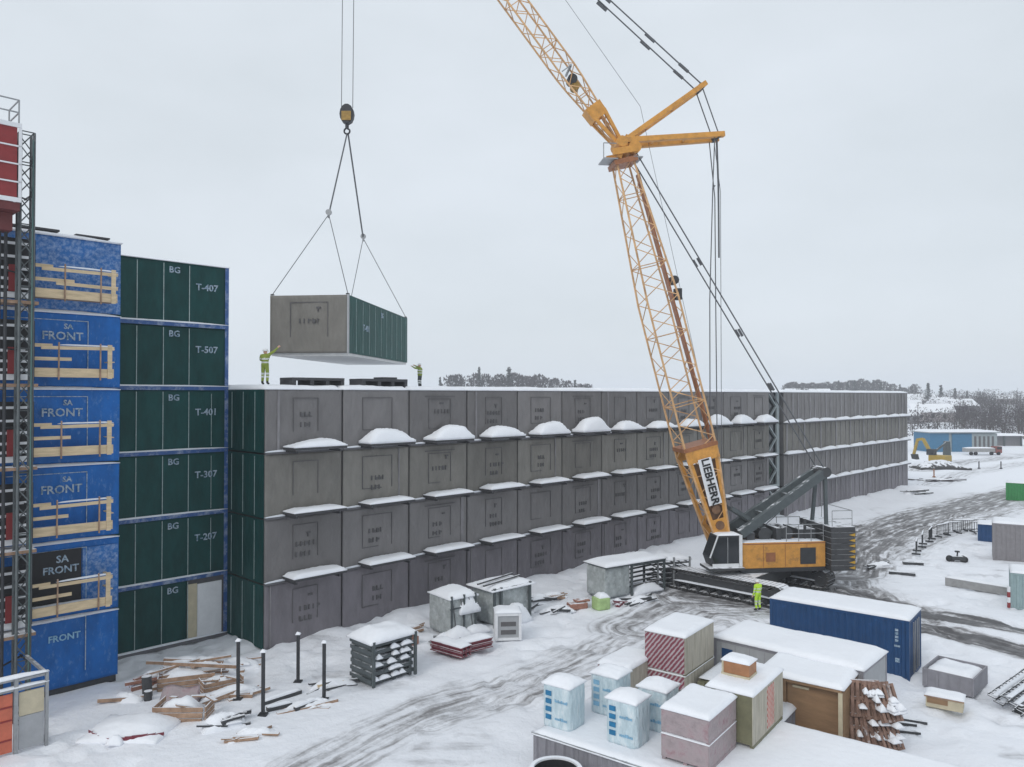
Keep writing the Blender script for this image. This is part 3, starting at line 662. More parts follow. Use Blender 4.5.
# ------------------------------------------------------------------ crawler crane
K = V3((14.93, 48.54, 0)); KD = math.atan2(-.121, -.993)
CF = Matrix.Translation(K) @ Matrix.Rotation(KD, 4, 'Z'); CI = CF.inverted()
cr = thing('crawler_crane', 'orange lattice boom crawler crane with luffing jib standing on black tracks', 'crane', K, KD)
def cb(mb, name, m, parent=cr, **kw):
    if parent is cr: return mb.build(name, m, cr, **kw)
    return mb.build(name, m, parent, **kw)
TA = WA-math.pi/2      # tracks run square to the facade
def track(s):
    F = CI @ WF @ Matrix.Translation(V3((s, -10.5, 0)))
    def loop(L, h, n=9):
        r = h/2; out = []
        for k in range(n): a = -math.pi/2+math.pi*k/(n-1); out.append((L/2-r+r*math.cos(a), r+r*math.sin(a)))
        for k in range(n): a = math.pi/2+math.pi*k/(n-1); out.append((-L/2+r+r*math.cos(a), r+r*math.sin(a)))
        return out
    mb = MB(); lp = loop(8.2, 1.25)
    # resample to shoes
    P = [V3((0, y, z)) for y, z in lp]; seg = []
    for a, b in zip(P, P[1:]+P[:1]):
        n = max(1, round((b-a).length/.26))
        for k in range(n): seg.append((a+(b-a)*(k/n), a+(b-a)*((k+1)/n)))
    for a, b in seg:
        d = (b-a); m_ = (a+b)/2; d2 = d*.44; nrm = V3((0, d.z, -d.y)).normalized()
        mb.prism([m_-d2+V3((-.55,0,0)), m_+d2+V3((-.55,0,0)), m_+d2*.9-nrm*.12+V3((-.55,0,0)), m_-d2*.9-nrm*.12+V3((-.55,0,0))], (1.1, 0, 0))
    tr_ = mb.build('track', M['track'], cr); tr_.matrix_basis = F
    mb = MB()
    for q in (-1, 1):
        for k in range(7): pass
    mb.box(-.36, .36, -3.4, 3.4, .35, .90).build('track_frame', M['steel_snowy'], tr_)
    MB().snow(-.54, .54, -3.2, 3.2, .50, .07, 3, 10, 40, .1).build('snow_strip', M['snow_thin'], tr_, smooth=True)
    MB().box(-.52, .52, -3.1, 3.1, .46, .498).build('guard_rail', M['steel_dark'], tr_)
    MB().box(-.40, .40, -3.0, 3.0, .905, 1.0).build('frame_shelf', M['steel_snowy'], tr_)
    for y in (-3.48, 3.48): MB().tube((-.42, y, .625), (.42, y, .625), .46, 14).tube((-.47, y, .625), (.47, y, .625), .18, 10).build('sprocket', M['steel_snowy'], tr_)
    for k in range(9): MB().tube((-.53, -2.9+.725*k, .27), (.53, -2.9+.725*k, .27), .15, 10).build('roller', M['steel_dark'], tr_)
    return tr_
track(24.3); track(30.3)
mb = MB(); F = CI @ WF
mb.box(24.8, 29.8, -12.2, -9.0, .55, 1.25); mb.V = [tuple(F @ V3(v)) for v in mb.V]
mb.tube((0,0,1.25), (0,0,1.5), 1.3, 20); cb(mb, 'carbody', M['steel_snowy'])
house = cb(MB().box(-4.2, 1.15, -1.55, 1.55, 1.55, 3.1), 'machine_house', M['crane'], bevel=.04)
mb = MB()
for x in (-3.0, -1.6, -.2): mb.box(x, x+.02, 1.552, 1.565, 1.6, 3.05)
mb.box(-4.15, 1.1, 1.552, 1.57, 3.0, 3.06); mb.build('door_seam', M['crane_dark'], house)
MB().box(-3.55, -2.55, 1.566, 1.58, 1.75, 2.75).build('grille', M['steel_dark'], house)
MB().box(-.95, -.35, 1.566, 1.58, 1.95, 2.5).build('badge_panel', M['crane_dark'], house)
MB().box(-4.2, 1.2, -1.5, 1.5, 1.3, 1.545).build('frame_beam', M['steel_dark'], house)
MB().snow(-4.1, 1.1, .6, 1.5, 3.102, .09, 4, 20, 6).build('snow_layer', M['snow_thin'], house, smooth=True)
# cab
mb = MB(); pf = [(1.25,1.75),(3.05,1.75),(3.25,2.3),(2.75,3.6),(1.25,3.6)]
mb.prism([V3((x, .45, z)) for x, z in pf], (0, 1.25, 0)); cab = cb(mb, 'cab', M['steel_dark'], bevel=.03)
MB().box(1.22, 1.42, .42, 1.73, 1.74, 3.62).build('rear_frame', M['cab'], cab); MB().box(1.44, 3.1, 1.705, 1.735, 1.72, 1.93).build('sill', M['cab'], cab)
MB().prism([V3((x, 1.705, z)) for x, z in ((1.5,1.95),(2.95,1.95),(3.12,2.35),(2.68,3.5),(1.5,3.5))], (0, .02, 0)).build('side_window', M['glass'], cab)
MB().prism([V3((3.262,.55,2.32)), V3((3.262,1.6,2.32)), V3((2.80,1.6,3.52)), V3((2.80,.55,3.52))], (.02, 0, .01)).build('windscreen', M['glass'], cab)
MB().bar((3.26,1.715,2.3), (2.76,1.715,3.6), .05, .08).build('pillar', M['cab'], cab); MB().bar((2.15,1.735,1.95), (2.15,1.735,3.5), .03, .04).build('door_bar', M['steel'], cab)
MB().box(1.2, 3.4, .4, 2.05, 1.58, 1.72).build('step', M['steel_snowy'], cab)
MB().snow(1.25, 2.75, .5, 1.68, 3.6, .10, 6, 10, 6).build('roof_snow', M['snow'], cab, smooth=True)
# counterweight
cw = MB()
for k in range(8): cw.box(-5.95+.02*(k % 2), -4.35, -1.95, 1.95, 1.35+.335*k, 1.35+.335*k+.325)
cwo = cb(cw, 'counterweight', M['steel_snowy'], bevel=.02)
mb = MB()
for k in range(7):
    z = 1.42+.335*k; mb.prism([V3((-5.9,1.953,z)), V3((-5.5,1.953,z+.1)), V3((-5.9,1.953,z+.2))], (0, .012, 0))
mb.build('chevron', M['yellow'], cwo)
# deck machinery
mb = MB().tube((-.6,-.9,3.5), (-.6,.9,3.5), .42, 14).tube((-2.0,-.9,3.5), (-2.0,.9,3.5), .42, 14); cb(mb, 'winch', M['steel_snowy'])
mb = MB().box(-3.9,-2.8,-1.2,.9,3.12,3.75).box(-1.5,-1.2,-1.2,1.2,3.12,3.9).box(.1,.6,-1.2,1.0,3.12,3.6).tube((-3.2,.9,3.1),(-3.2,.9,4.4),.09,8); cb(mb, 'engine_cover', M['steel_snowy'])
mb = MB()
for y in (1.48, -1.48):
    for x in (-4.1, -3.3, -2.5, -1.7): mb.tube((x,y,3.1), (x,y,4.15), .025, 4)
    for z in (3.6, 4.15): mb.tube((-4.1,y,z), (-1.7,y,z), .025, 4)
mb.tube((-5.8,1.8,4.05),(-5.8,1.8,5.0),.025,4).tube((-4.5,1.8,4.05),(-4.5,1.8,5.0),.025,4).tube((-5.8,1.8,5.0),(-4.5,1.8,5.0),.025,4).tube((-5.8,1.8,4.5),(-4.5,1.8,4.5),.025,4)
mb.tube((-5.8,-1.8,4.05),(-5.8,-1.8,5.0),.025,4).tube((-5.8,-1.8,5.0),(-5.8,1.8,5.0),.025,4); cb(mb, 'railing', M['steel'])
# gantry (A-frame)
tip = V3((-4.76, 0, 7.25))
mb = MB()
for y in (-.95, .95):
    mb.bar((1.0,y,3.55), tip+V3((0,y*.55,0)), .42, .5); mb.bar((-4.6,y,3.2), tip+V3((.0,y*.55,0)), .16, .2)
for u in (.3, .6): mb.bar(V3((1,-.95,3.55)).lerp(tip+V3((0,-.52,0)), u), V3((1,.95,3.55)).lerp(tip+V3((0,.52,0)), u), .2)
gan = cb(mb, 'gantry', M['gantry'])
MB().tube(tip+V3((0,-.75,0)), tip+V3((0,.75,0)), .32, 12).build('sheave_block', M['steel_snowy'], gan)
MB().bar((-1.2,.6,3.5), (1.4,.6,5.1), .22).bar((-1.2,-.6,3.5), (1.4,-.6,5.1), .22).build('backstop', M['gantry'], gan)
# main boom
B0, B1 = V3((2.0, 0, 2.95)), V3((8.15, 0, 26.6)); bd = (B1-B0).normalized(); bn = V3((0,1,0)).cross(bd).normalized()  # in-plane normal
BL = (B1-B0).length
def bw(u):
    z = u*BL
    f = min(1., .42+z/5.5*.58) if z < 5.5 else 1.
    g = 1. if z < 15.5 else 1-(z-15.5)/(BL-15.5)*.48
    return (2.0*g*(1. if z > 5.5 else .82+.18*z/5.5), 2.0*f*g)
boom = cb(lattice(MB(), B0, B1, 2, 2, 22, (0,1,0), .068, .034, bw, 5), 'main_boom', M['crane_lat'])
def bp(l, y, n): return B0+bd*l+V3((0, y, 0))+bn*n
mb = MB()
sg = 1
for y in (.96, -.98):
    mb.prism([bp(.0,y*.86,-.42), bp(.0,y*.86,.42), bp(1.6,y*.9,.58), bp(1.6,y*.9,-.58)], (0,.04,0))
    mb.prism([bp(1.6,y*.9,-.58), bp(1.6,y*.9,-.36), bp(5.9,y*1.02,-.78), bp(5.9,y*1.02,-1.02)], (0,.04,0)); mb.prism([bp(1.6,y*.9,.58), bp(1.6,y*.9,.36), bp(5.9,y*1.02,.78), bp(5.9,y*1.02,1.02)], (0,.04,0))
mb.prism([bp(5.3,1.0,-1.05), bp(5.3,1.0,1.05), bp(6.1,1.02,1.05), bp(6.1,1.02,-1.05)], (0,.05,0))
mb.prism([bp(5.3,-1.05,-1.05), bp(5.3,-1.05,1.05), bp(6.1,-1.05,1.05), bp(6.1,-1.05,-1.05)], (0,.05,0))
mb.build('foot_plate', M['crane'], boom)
mb = MB(); 
for l in (1.2, 2.2, 3.3): mb.tube(bp(l,-.7,.0), bp(l,.98,.0), .28, 10)
mb.prism([bp(1.0,.6,-.5), bp(1.0,.6,.5), bp(5.2,.75,.8), bp(5.2,.75,-.8)], (0,.03,0)); mb.build('winch_and_recess_plate', M['crane_recess'], boom)  # brown winch drums; the plate's colour paints the dark inside of the boom foot
MB().prism([bp(6.05,-1.1,-1.1), bp(6.05,-1.1,1.1), bp(6.05,1.1,1.1), bp(6.05,1.1,-1.1)], bd*.25).build('collar', M['crane_dark'], boom)
board = MB().prism([bp(2.55,1.08,-.42), bp(2.55,1.08,.42), bp(5.45,1.12,.42), bp(5.45,1.12,-.42)], (0,.03,0)).build('name_board', M['white_paint'], boom)
rt = -bn if (CF.to_3x3() @ -bn).x > 0 else bn
text('lettering', 'LIEBHERR', .68, M['rubber'], board, bp(4.0,1.165,0), -bd, rt, .004)
# small platform and rope drum hung on the boom back
MB().bar(bp(6.2,.0,-1.12), bp(BL-1,.0,-.75), .55, .10).build('walkway', M['crane_dark'], boom)
MB().tube(bp(16.5,-.3,-1.3), bp(16.5,.3,-1.3), .28, 10).box(*[v for pr2 in zip(bp(15.6,-.25,-1.35)-V3((.2,.0,.35)), bp(15.6,.25,-1.35)+V3((.2,0,.35))) for v in pr2]).build('guide_sheave', M['steel_dark'], boom)
MB().prism([bp(BL-.3,-.8,-.75), bp(BL-.3,-.8,.75), bp(BL-.3,.8,.75), bp(BL-.3,.8,-.75)], bd*.3).build('head_frame', M['crane_dark'], boom)
HP = V3((8.35, 0, 27.6))
mb = MB().bar(HP+V3((.6,-.75,-.7)), HP+V3((-.9,-.75,-.4)), .25, .4).bar(HP+V3((.6,.75,-.7)), HP+V3((-.9,.75,-.4)), .25, .4).tube(HP+V3((0,-.8,0)), HP+V3((0,.8,0)), .35, 12).tube(HP+V3((-.8,-.8,-.3)), HP+V3((-.8,.8,-.3)), .4, 12)
mb.bar(HP+V3((.2,-.6,-1.0)), HP+V3((-.4,-.6,.4)), .3).bar(HP+V3((.2,.6,-1.0)), HP+V3((-.4,.6,.4)), .3); mb.build('boom_head', M['crane'], boom)
MB().box(HP.x+.3, HP.x+1.2, -.5, .9, HP.z-1.15, HP.z-1.08).box(HP.x-1.3, HP.x-.7, -.5, .8, HP.z-.95, HP.z-.88).tube(HP+V3((1.2,.9,-1.1)), HP+V3((1.2,.9,-.2)), .03, 4).tube(HP+V3((1.2,.9,-.2)), HP+V3((.4,.9,-.2)), .03, 4).build('head_platform', M['steel'], boom)
# luffing jib
J1 = V3((24.7, 0, 48.9)); jd = (J1-HP).normalized(); jn = V3((0,1,0)).cross(jd).normalized(); JL = (J1-HP).length
def jw(u):
    z = u*JL; f = .35+min(1, max(0, z)/5.)*.65
    e = 1. if z < JL-3 else 1-(z-JL+3)/3*.5
    return (1.08*f*e, 1.08*f*e)
jib = cb(lattice(MB(), HP+jd*.2, J1, 1.3, 1.3, 30, (0,1,0), .062, .034, jw, 5), 'luffing_jib', M['crane_lat'])
def jp(l, y, n): return HP+jd*l+V3((0,y,0))+jn*n
mb = MB()
for y in (.30, -.34): mb.bar(jp(0,y,-.12), jp(2.3,y*1.4,-.42), .16, .2).bar(jp(0,y,.12), jp(2.3,y*1.4,.42), .16, .2).prism([jp(2.0,y*1.4,-.5), jp(2.0,y*1.4,.5), jp(2.9,y*1.5,.52), jp(2.9,y*1.5,-.52)], (0,.05,0))
mb.prism([jp(2.0,-.5,.5), jp(2.0,.5,.5), jp(2.9,.5,.54), jp(2.9,-.5,.54)], jn*.06); mb.build('jib_foot', M['crane'], jib)
MB().tube(jp(4.9,-.35,.0), jp(4.9,.35,.0), .30, 12).build('jib_sheave', M['steel_dark'], jib); MB().tube(jp(4.45,-.3,.1), jp(4.45,.3,.1), .26, 10).build('jib_sheave', M['hook'], jib)
MB().bar(jp(5.5,-.8,-.2), jp(5.5,.8,-.2), .12).bar(jp(5.5,.8,.5), jp(5.5,.8,-.2), .06).build('jib_platform', M['steel'], jib)
MB().tube(J1+V3((.2,-.3,0)), J1+V3((.2,.3,0)), .45, 14).build('head_sheave', M['crane'], jib)
# two A-frame struts behind the head
T1, T2 = V3((3.2, 0, 31.35)), V3((2.1, 0, 28.35))
for tp, m_, wd in ((T1, 'crane', .34), (T2, 'crane', .36)):
    mb = MB(); A = HP+V3((-.2,0,.1)); e = tp+(A-tp).normalized()*-.35
    for y in (-.62, .62): mb.bar(A+V3((0,y,0)), e+V3((0,y*.75,0)), wd, wd*.9)
    for u in (.3, .62, .96): mb.bar(A.lerp(e, u)+V3((0,-.58,0)), A.lerp(e, u)+V3((0,.58,0)), .16)
    s_ = cb(mb, 'jib_strut', M[m_], bevel=.02)
    MB().tube(tp+V3((0,-.55,0)), tp+V3((0,.55,0)), .20, 10).build('tip_sheave', M['steel_dark'], s_)
# pendants and ropes
def rope(name, pts, r, m_='ropem', dy=0.): return cb(MB().path([V3(p)+V3((0,dy,0)) for p in pts], r, 5), name, M[m_])
for y in (-.5, .5):
    rope('jib_pendant', [T1+V3((0,y,.1)), J1+V3((-.3,y*.7,.5))], .045)
    for u in (.04, .14, .27): rope('pendant_joint', [T1.lerp(J1, u)+V3((0,y,.12)), T1.lerp(J1, u+.028)+V3((0,y,.12))], .10)
    rope('strut_pendant', [T1+V3((0,y,0)), T2+V3((0,y,0))], .04)
    rope('boom_pendant', [HP+V3((-.8,y*1.1,-.4)), tip+V3((0,y,.15))], .045)
    for u in (.33, .55, .72): rope('pendant_joint', [(HP+V3((-.8,y*1.1,-.4))).lerp(tip, u), (HP+V3((-.8,y*1.1,-.4))).lerp(tip, u+.022)], .085)
    rope('gantry_rope', [tip+V3((0,y*.6,0)), V3((-.6,y*.6,3.7))], .03)
dn = V3((2.3, 0, 4.0))
rope('luffing_rope', [T2+V3((.25,.45,-.2)), V3((2.55,.6,24.9)), V3((2.75,.55,18)), V3((2.75,.5,4.3))], .036)
rope('luffing_rope', [T2+V3((.25,-.45,-.2)), V3((2.0,-.45,24.6)), V3((1.98,-.42,18)), V3((1.9,-.4,4.3))], .036)
rope('luffing_rope', [T2+V3((.28,.35,-.2)), V3((1.95,.35,24.8)), V3((1.95,.35,3.6))], .02)
rope('rope_spacer', [V3((2.55,.6,24.9)), V3((2.0,-.45,25.4))], .05)
rope('hanging_pendant', [T2+V3((-.1,-.1,0)), T2+V3((-.2,-.1,-3.0)), T2+V3((-.22,-.1,-7.6))], .06); rope('hanging_pendant', [T2+V3((.05,.2,0)), T2+V3((-.1,.1,-3.0)), T2+V3((-.16,.05,-7.4))], .05)
rope('auxiliary_rope', [V3((1.2,0,4.2)), HP+V3((-1.3,.2,2.4)), HP.lerp(J1, .55)+V3((-1.9,.1,2.1)), J1+V3((-.2,.1,.5))], .014)
hl = CI @ (hookc+V3((0,0,.4)))
for sx in (-.33, .33):
    rope('hoist_rope', [J1+V3((.1+sx,0,.2)), hl+V3((sx,0,0))], .022)

# ------------------------------------------------------------------ people
def person(label, loc, rz, J, cloth, legs, group=None):
    """J: joint positions in metres, local; one continuous skinned body"""
    names = ['pelvis','chest','neck','head','top','lsh','lel','lwr','lha','rsh','rel','rwr','rha','lhip','lkn','lan','lto','rhip','rkn','ran','rto']
    rad = dict(pelvis=.165, chest=.19, neck=.075, head=.105, top=.085, lsh=.085, lel=.062, lwr=.045, lha=.045, rsh=.085, rel=.062, rwr=.045, rha=.045, lhip=.11, lkn=.082, lan=.06, lto=.05, rhip=.11, rkn=.082, ran=.06, rto=.05)
    E = [('pelvis','chest'),('chest','neck'),('neck','head'),('head','top'),('chest','lsh'),('lsh','lel'),('lel','lwr'),('lwr','lha'),('chest','rsh'),('rsh','rel'),('rel','rwr'),('rwr','rha'),('pelvis','lhip'),('lhip','lkn'),('lkn','lan'),('lan','lto'),('pelvis','rhip'),('rhip','rkn'),('rkn','ran'),('ran','rto')]
    V = [J[n] for n in names]; Ei = [(names.index(a), names.index(b)) for a, b in E]; rr = [rad[n] for n in names]
    for side in 'lr':      # five fingers: short chains rooted in the palm
        h, w = V3(J[side+'ha']), V3(J[side+'wr']); d = (h-w).normalized(); s = d.cross(V3((0,1,.2))).normalized()
        for k, (off, ln) in enumerate(((-.034,.075),(-.012,.085),(.012,.08),(.034,.065),(.05,.045))):
            a = h+s*off*.8; b = a+d*ln*.6+(s*.03 if k == 4 else V3()); c = b+(d*.7-V3((0,0,.5))).normalized()*ln*.45
            i0 = len(V); V += [tuple(b), tuple(c)]; Ei += [(names.index(side+'ha'), i0), (i0, i0+1)]; rr += [.011, .009]
    me = bpy.data.meshes.new('skeleton'); me.from_pydata([tuple(v) for v in V], Ei, [])
    ob = bpy.data.objects.new('skeleton', me); col.objects.link(ob)
    sk = ob.modifiers.new('skin', 'SKIN'); ss = ob.modifiers.new('sub', 'SUBSURF'); ss.levels = 2; ss.render_levels = 2
    for k, v in enumerate(me.skin_vertices[0].data): v.radius = (rr[k], rr[k]); v.use_root = (k == 0)
    dg = bpy.context.evaluated_depsgraph_get(); bm_ = bpy.data.meshes.new_from_object(ob.evaluated_get(dg)); bpy.data.objects.remove(ob)
    bm_.materials.clear()
    for m_ in (cloth, legs, M['skin'], M['boot'], M['reflect']): bm_.materials.append(m_)
    hd = V3(J['head']); han = [V3(J['lha']), V3(J['rha'])]; ft = [V3(J['lan']), V3(J['ran'])]; pz = V3(J['pelvis']).z
    for p in bm_.polygons:
        c = p.center
        if (c-hd).length < .24 and c.z > V3(J['neck']).z+.02: k = 2
        elif min((c-h).length for h in han) < .09: k = 2
        elif c.z < min(f.z for f in ft)+.10: k = 3
        elif c.z < pz-.06:
            k = 4 if any(abs(c.z-z) < .04 for z in (pz-.42, pz-.56)) else 1
        else: k = 4 if abs(c.z-(pz+.14)) < .035 or abs(c.z-(pz+.30)) < .03 else 0
        p.material_index = k; p.use_smooth = True
    bm_.name = 'person'; o = bpy.data.objects.new('person', bm_); col.objects.link(o); o.matrix_basis = Matrix.Translation(V3(loc)) @ Matrix.Rotation(rz, 4, 'Z')
    tag(o, label, 'person', group)
    mb = MB(); n = 14; rings = []
    for j in range(6):
        a = j/5*math.pi/2; rings.append([hd+V3((.135*math.cos(a)*math.cos(2*math.pi*k/n), .15*math.cos(a)*math.sin(2*math.pi*k/n), .04+.13*math.sin(a))) for k in range(n)])
    vs = [v for r in rings for v in r]; fs = [(j*n+k, j*n+(k+1)%n, (j+1)*n+(k+1)%n, (j+1)*n+k) for j in range(5) for k in range(n)]+[tuple(range(n-1,-1,-1))]
    mb.add(vs, fs); mb.box(hd.x-.09, hd.x+.09, hd.y-.21, hd.y-.1, hd.z+.035, hd.z+.055); mb.build('helmet', M['helmet'], o, smooth=True)
    mb = MB(); mb.tube(hd+V3((-.04,-.098,.0)), hd+V3((-.04,-.112,.0)), .014, 6).tube(hd+V3((.04,-.098,.0)), hd+V3((.04,-.112,.0)), .014, 6); mb.build('eye', M['boot'], o)
    MB().prism([hd+V3((-.017,-.1,-.045)), hd+V3((.017,-.1,-.045)), hd+V3((0,-.1,.01))], (0,-.03,-.004)).build('nose', M['skin'], o)
    MB().box(hd.x-.03, hd.x+.03, hd.y-.105, hd.y-.096, hd.z-.075, hd.z-.065).build('mouth', M['burgundy'], o)
    return o
def joints(**kw):
    J = dict(pelvis=(0,0,.96), chest=(0,0,1.30), neck=(0,-.01,1.50), head=(0,-.03,1.60), top=(0,-.02,1.70),
             lsh=(.20,0,1.42), lel=(.26,.02,1.14), lwr=(.27,-.08,.90), lha=(.27,-.11,.82), rsh=(-.20,0,1.42), rel=(-.26,.02,1.14), rwr=(-.27,-.08,.90), rha=(-.27,-.11,.82),
             lhip=(.10,0,.90), lkn=(.12,-.03,.50), lan=(.13,.02,.09), lto=(.14,-.15,.05), rhip=(-.10,0,.90), rkn=(-.12,-.03,.50), ran=(-.13,.02,.09), rto=(-.14,-.15,.05))
    J.update(kw); return J
person('person in yellow-green clothes on the roof corner, one arm raised to the lifted module', (-12.05, 37.55, 12.6), R(170), joints(rel=(-.40,-.10,1.62), rsh=(-.20,0,1.46), rwr=(-.52,-.25,1.80), rha=(-.56,-.30,1.88), lel=(.30,-.1,1.2), lwr=(.2,-.3,1.25), lha=(.15,-.36,1.27)), M['hivis_dull'], M['hivis_dull'])
person('person in yellow-green jacket and dark trousers, on the roof right of the lifted module', (-6.45, 53.9, 12.55), R(250), joints(rel=(-.28,-.25,1.5), rwr=(-.22,-.5,1.62), rha=(-.2,-.58,1.66), lel=(.28,-.25,1.42), lwr=(.2,-.48,1.55), lha=(.18,-.56,1.58), lan=(.2,.06,.09), lto=(.22,-.1,.05)), M['hivis_dull'], M['trouser'])
pw = at(758, 611); person('person in bright yellow-green rainwear standing on the ground by the crane track', (pw.x, pw.y, gz(pw.x, pw.y)), R(205), joints(head=(0,-.07,1.57), top=(0,-.06,1.67), rel=(-.3,-.08,1.16), rwr=(-.24,-.26,1.0), rha=(-.22,-.33,.96)), M['hivis'], M['hivis'])

# ------------------------------------------------------------------ corrugated boxes and yard material
def corrugated(mb, x0, x1, y0, y1, z0, z1, pitch=.28, dep=.035):
    """box whose long and short sides are trapezoid corrugated"""
    def side(a, b):
        d = b-a; L = d.length; d.normalize(); n = V3((d.y, -d.x, 0)); k = max(2, int(L/pitch)); p = L/k; out = []
        for i in range(k):
            o = a+d*(i*p)
            out += [o, o+d*p*.35, o+d*p*.5-n*dep, o+d*p*.85-n*dep]
        return out
    c = [V3((x0,y0,0)), V3((x1,y0,0)), V3((x1,y1,0)), V3((x0,y1,0))]; ring = []
    for a, b in zip(c, c[1:]+c[:1]): ring += side(a, b)
    n = len(ring); vs = [v+V3((0,0,z0)) for v in ring]+[v+V3((0,0,z1)) for v in ring]
    mb.add(vs, [(k,(k+1)%n,n+(k+1)%n,n+k) for k in range(n)]+[tuple(range(n-1,-1,-1)), tuple(range(n,2*n))]); return mb
def frame12(mb, x0, x1, y0, y1, z0, z1, w=.1, p=.012):
    for (x, y) in ((x0,y0),(x1,y0),(x1,y1),(x0,y1)):
        sx = -p if x == x0 else p; sy = -p if y == y0 else p
        mb.box(min(x+sx, x+sx-(1 if x == x1 else -1)*w), max(x+sx, x+sx-(1 if x == x1 else -1)*w), min(y+sy, y+sy-(1 if y == y1 else -1)*w), max(y+sy, y+sy-(1 if y == y1 else -1)*w), z0, z1)
    for z in (z0, z1-w):
        mb.box(x0+w, x1-w, y0-p+.001, y0+w, z+.001, z+w-.001); mb.box(x0+w, x1-w, y1-w, y1+p-.001, z+.001, z+w-.001)
        mb.box(x0-p+.001, x0+w, y0+w, y1-w, z+.001, z+w-.001); mb.box(x1-w, x1+p-.001, y0+w, y1-w, z+.001, z+w-.001)
    return mb
def container(name, label, loc, rz, L, W, H, m_, cat='container', snow=.16, doors=False, group=None):
    t = thing(name, label, cat, loc, rz, group)
    corrugated(MB(), 0, L, 0, W, .12, H-.02).build('walls', m_, t)
    frame12(MB(), 0, L, 0, W, 0, H, .12).build('corner_frame', m_, t)
    if doors:
        mb = MB()
        for y in (W*.28, W*.42, W*.58, W*.72): mb.tube((L+.05,y,.2), (L+.05,y,H-.2), .025, 6)
        mb.build('lock_rod', M['steel'], t)
    if snow: MB().snow(-.03, L+.03, -.03, W+.03, H+.002, snow, int(L*10), 30, 14, .06).build('roof_snow', M['snow'], t, smooth=True)
    return t
c1 = at(770, 598, 2.45); c2 = at(909, 621, 2.45); a_c = math.atan2(c2.y-c1.y, c2.x-c1.x)
bc = container('shipping_container', 'dark blue shipping container with a snowy roof in front of the crane', (c1.x, c1.y, -.12), a_c, (c2-c1).length, 2.4, 2.56, M['cont_blue'], doors=True)
Lc = (c2-c1).length
mb = MB()
for z in (2.05, 1.9, 1.75, 1.6): mb.box(Lc-.55, Lc-.42, -.02, -.012, z, z+.10)
mb.box(Lc-.58, Lc-.35, -.02, -.012, 1.38, 1.46).box(Lc-.55, Lc-.38, -.02, -.012, .72, .9); mb.build('marking', M['pale_ink'], bc)
# grey site cabin
q1, q2 = at(714, 637, 2.35), at(863, 671, 2.35); a_s = math.atan2(q2.y-q1.y, q2.x-q1.x); Ls = (q2-q1).length
sc_ = thing('site_cabin', 'grey site cabin with a flat snowy roof between the blue container and the pallets', 'cabin', (q1.x, q1.y, 0), a_s)
MB().box(0, Ls, 0, 2.7, .1, 2.3).build('walls', M['cabin'], sc_); frame12(MB(), 0, Ls, 0, 2.7, .0, 2.34, .12).build('corner_frame', M['cabin_dk'], sc_)
MB().box(.35, .8, -.03, .0, 1.5, 2.0).build('window', M['cont_blue'], sc_)
MB().snow(-.06, Ls+.06, -.08, 2.76, 2.345, .2, 12, 30, 14, .06).build('roof_snow', M['snow'], sc_, smooth=True)
mb = MB()
for k in range(int(Ls/.6)): mb.box(.6*k+.3, .6*k+.32, -.006, -.001, .15, 2.2)
mb.build('panel_joint', M['cabin_dk'], sc_)

# the low platform
DZ = 1.2; O = at(533, 730.4, DZ); EF = Matrix.Translation(V3((O.x, O.y, 0))) @ Matrix.Rotation(EF_A, 4, 'Z')
def ef(e, g, z=0.): return EF @ V3((e, g, z))
pl = thing('material_platform', 'low platform with grey corrugated sides under thick snow, carrying the wrapped pallets', 'platform', ef(0, 0, 0), EF_A)
mb = MB(); corrugated(mb, 0, 17, .02, 5.58, 0, DZ-.12, .34, .05); corrugated(mb, 0, 6.2, 5.64, 9.0, 0, DZ-.12, .34, .05); mb.build('side_sheeting', M['cabin_dk'], pl)
mb = MB().box(-.05, 17, -.03, .06, DZ-.118, DZ-.04); mb.build('edge_beam', M['steel'], pl)
MB().snow(-.04, 17.04, -.04, 5.62, DZ-.117, .16, 9, 90, 40, .02).snow(-.04, 6.24, 5.6, 9.02, DZ-.121, .15, 5, 50, 30, .03).build('snow_layer', M['snow'], pl, smooth=True)
DT = DZ+.03
# white insulation packs
def rounded(mb, x0, x1, y0, y1, z0, z1, r, n=5, mi=0, puff=.02):
    pts = []
    for (cx, cy, a0) in ((x1-r,y1-r,0),(x0+r,y1-r,90),(x0+r,y0+r,180),(x1-r,y0+r,270)):
        for k in range(n+1): a = R(a0+90*k/n); pts.append((cx+r*math.cos(a), cy+r*math.sin(a)))
    n2 = len(pts); zs = [z0, z0+.08*(z1-z0), z0+.35*(z1-z0), z0+.5*(z1-z0), z0+.65*(z1-z0), z0+.92*(z1-z0), z1]; sc = [.97,1.,1.015,.995,1.015,1.,.95]
    cx, cy = (x0+x1)/2, (y0+y1)/2; vs = [(cx+(x-cx)*s, cy+(y-cy)*s, z) for z, s in zip(zs, sc) for x, y in pts]
    fs = [(j*n2+k, j*n2+(k+1)%n2, (j+1)*n2+(k+1)%n2, (j+1)*n2+k) for j in range(len(zs)-1) for k in range(n2)]
    fs += [tuple(range(n2-1,-1,-1)), tuple(range((len(zs)-1)*n2, len(zs)*n2))]
    return mb.add(vs, fs, mi)
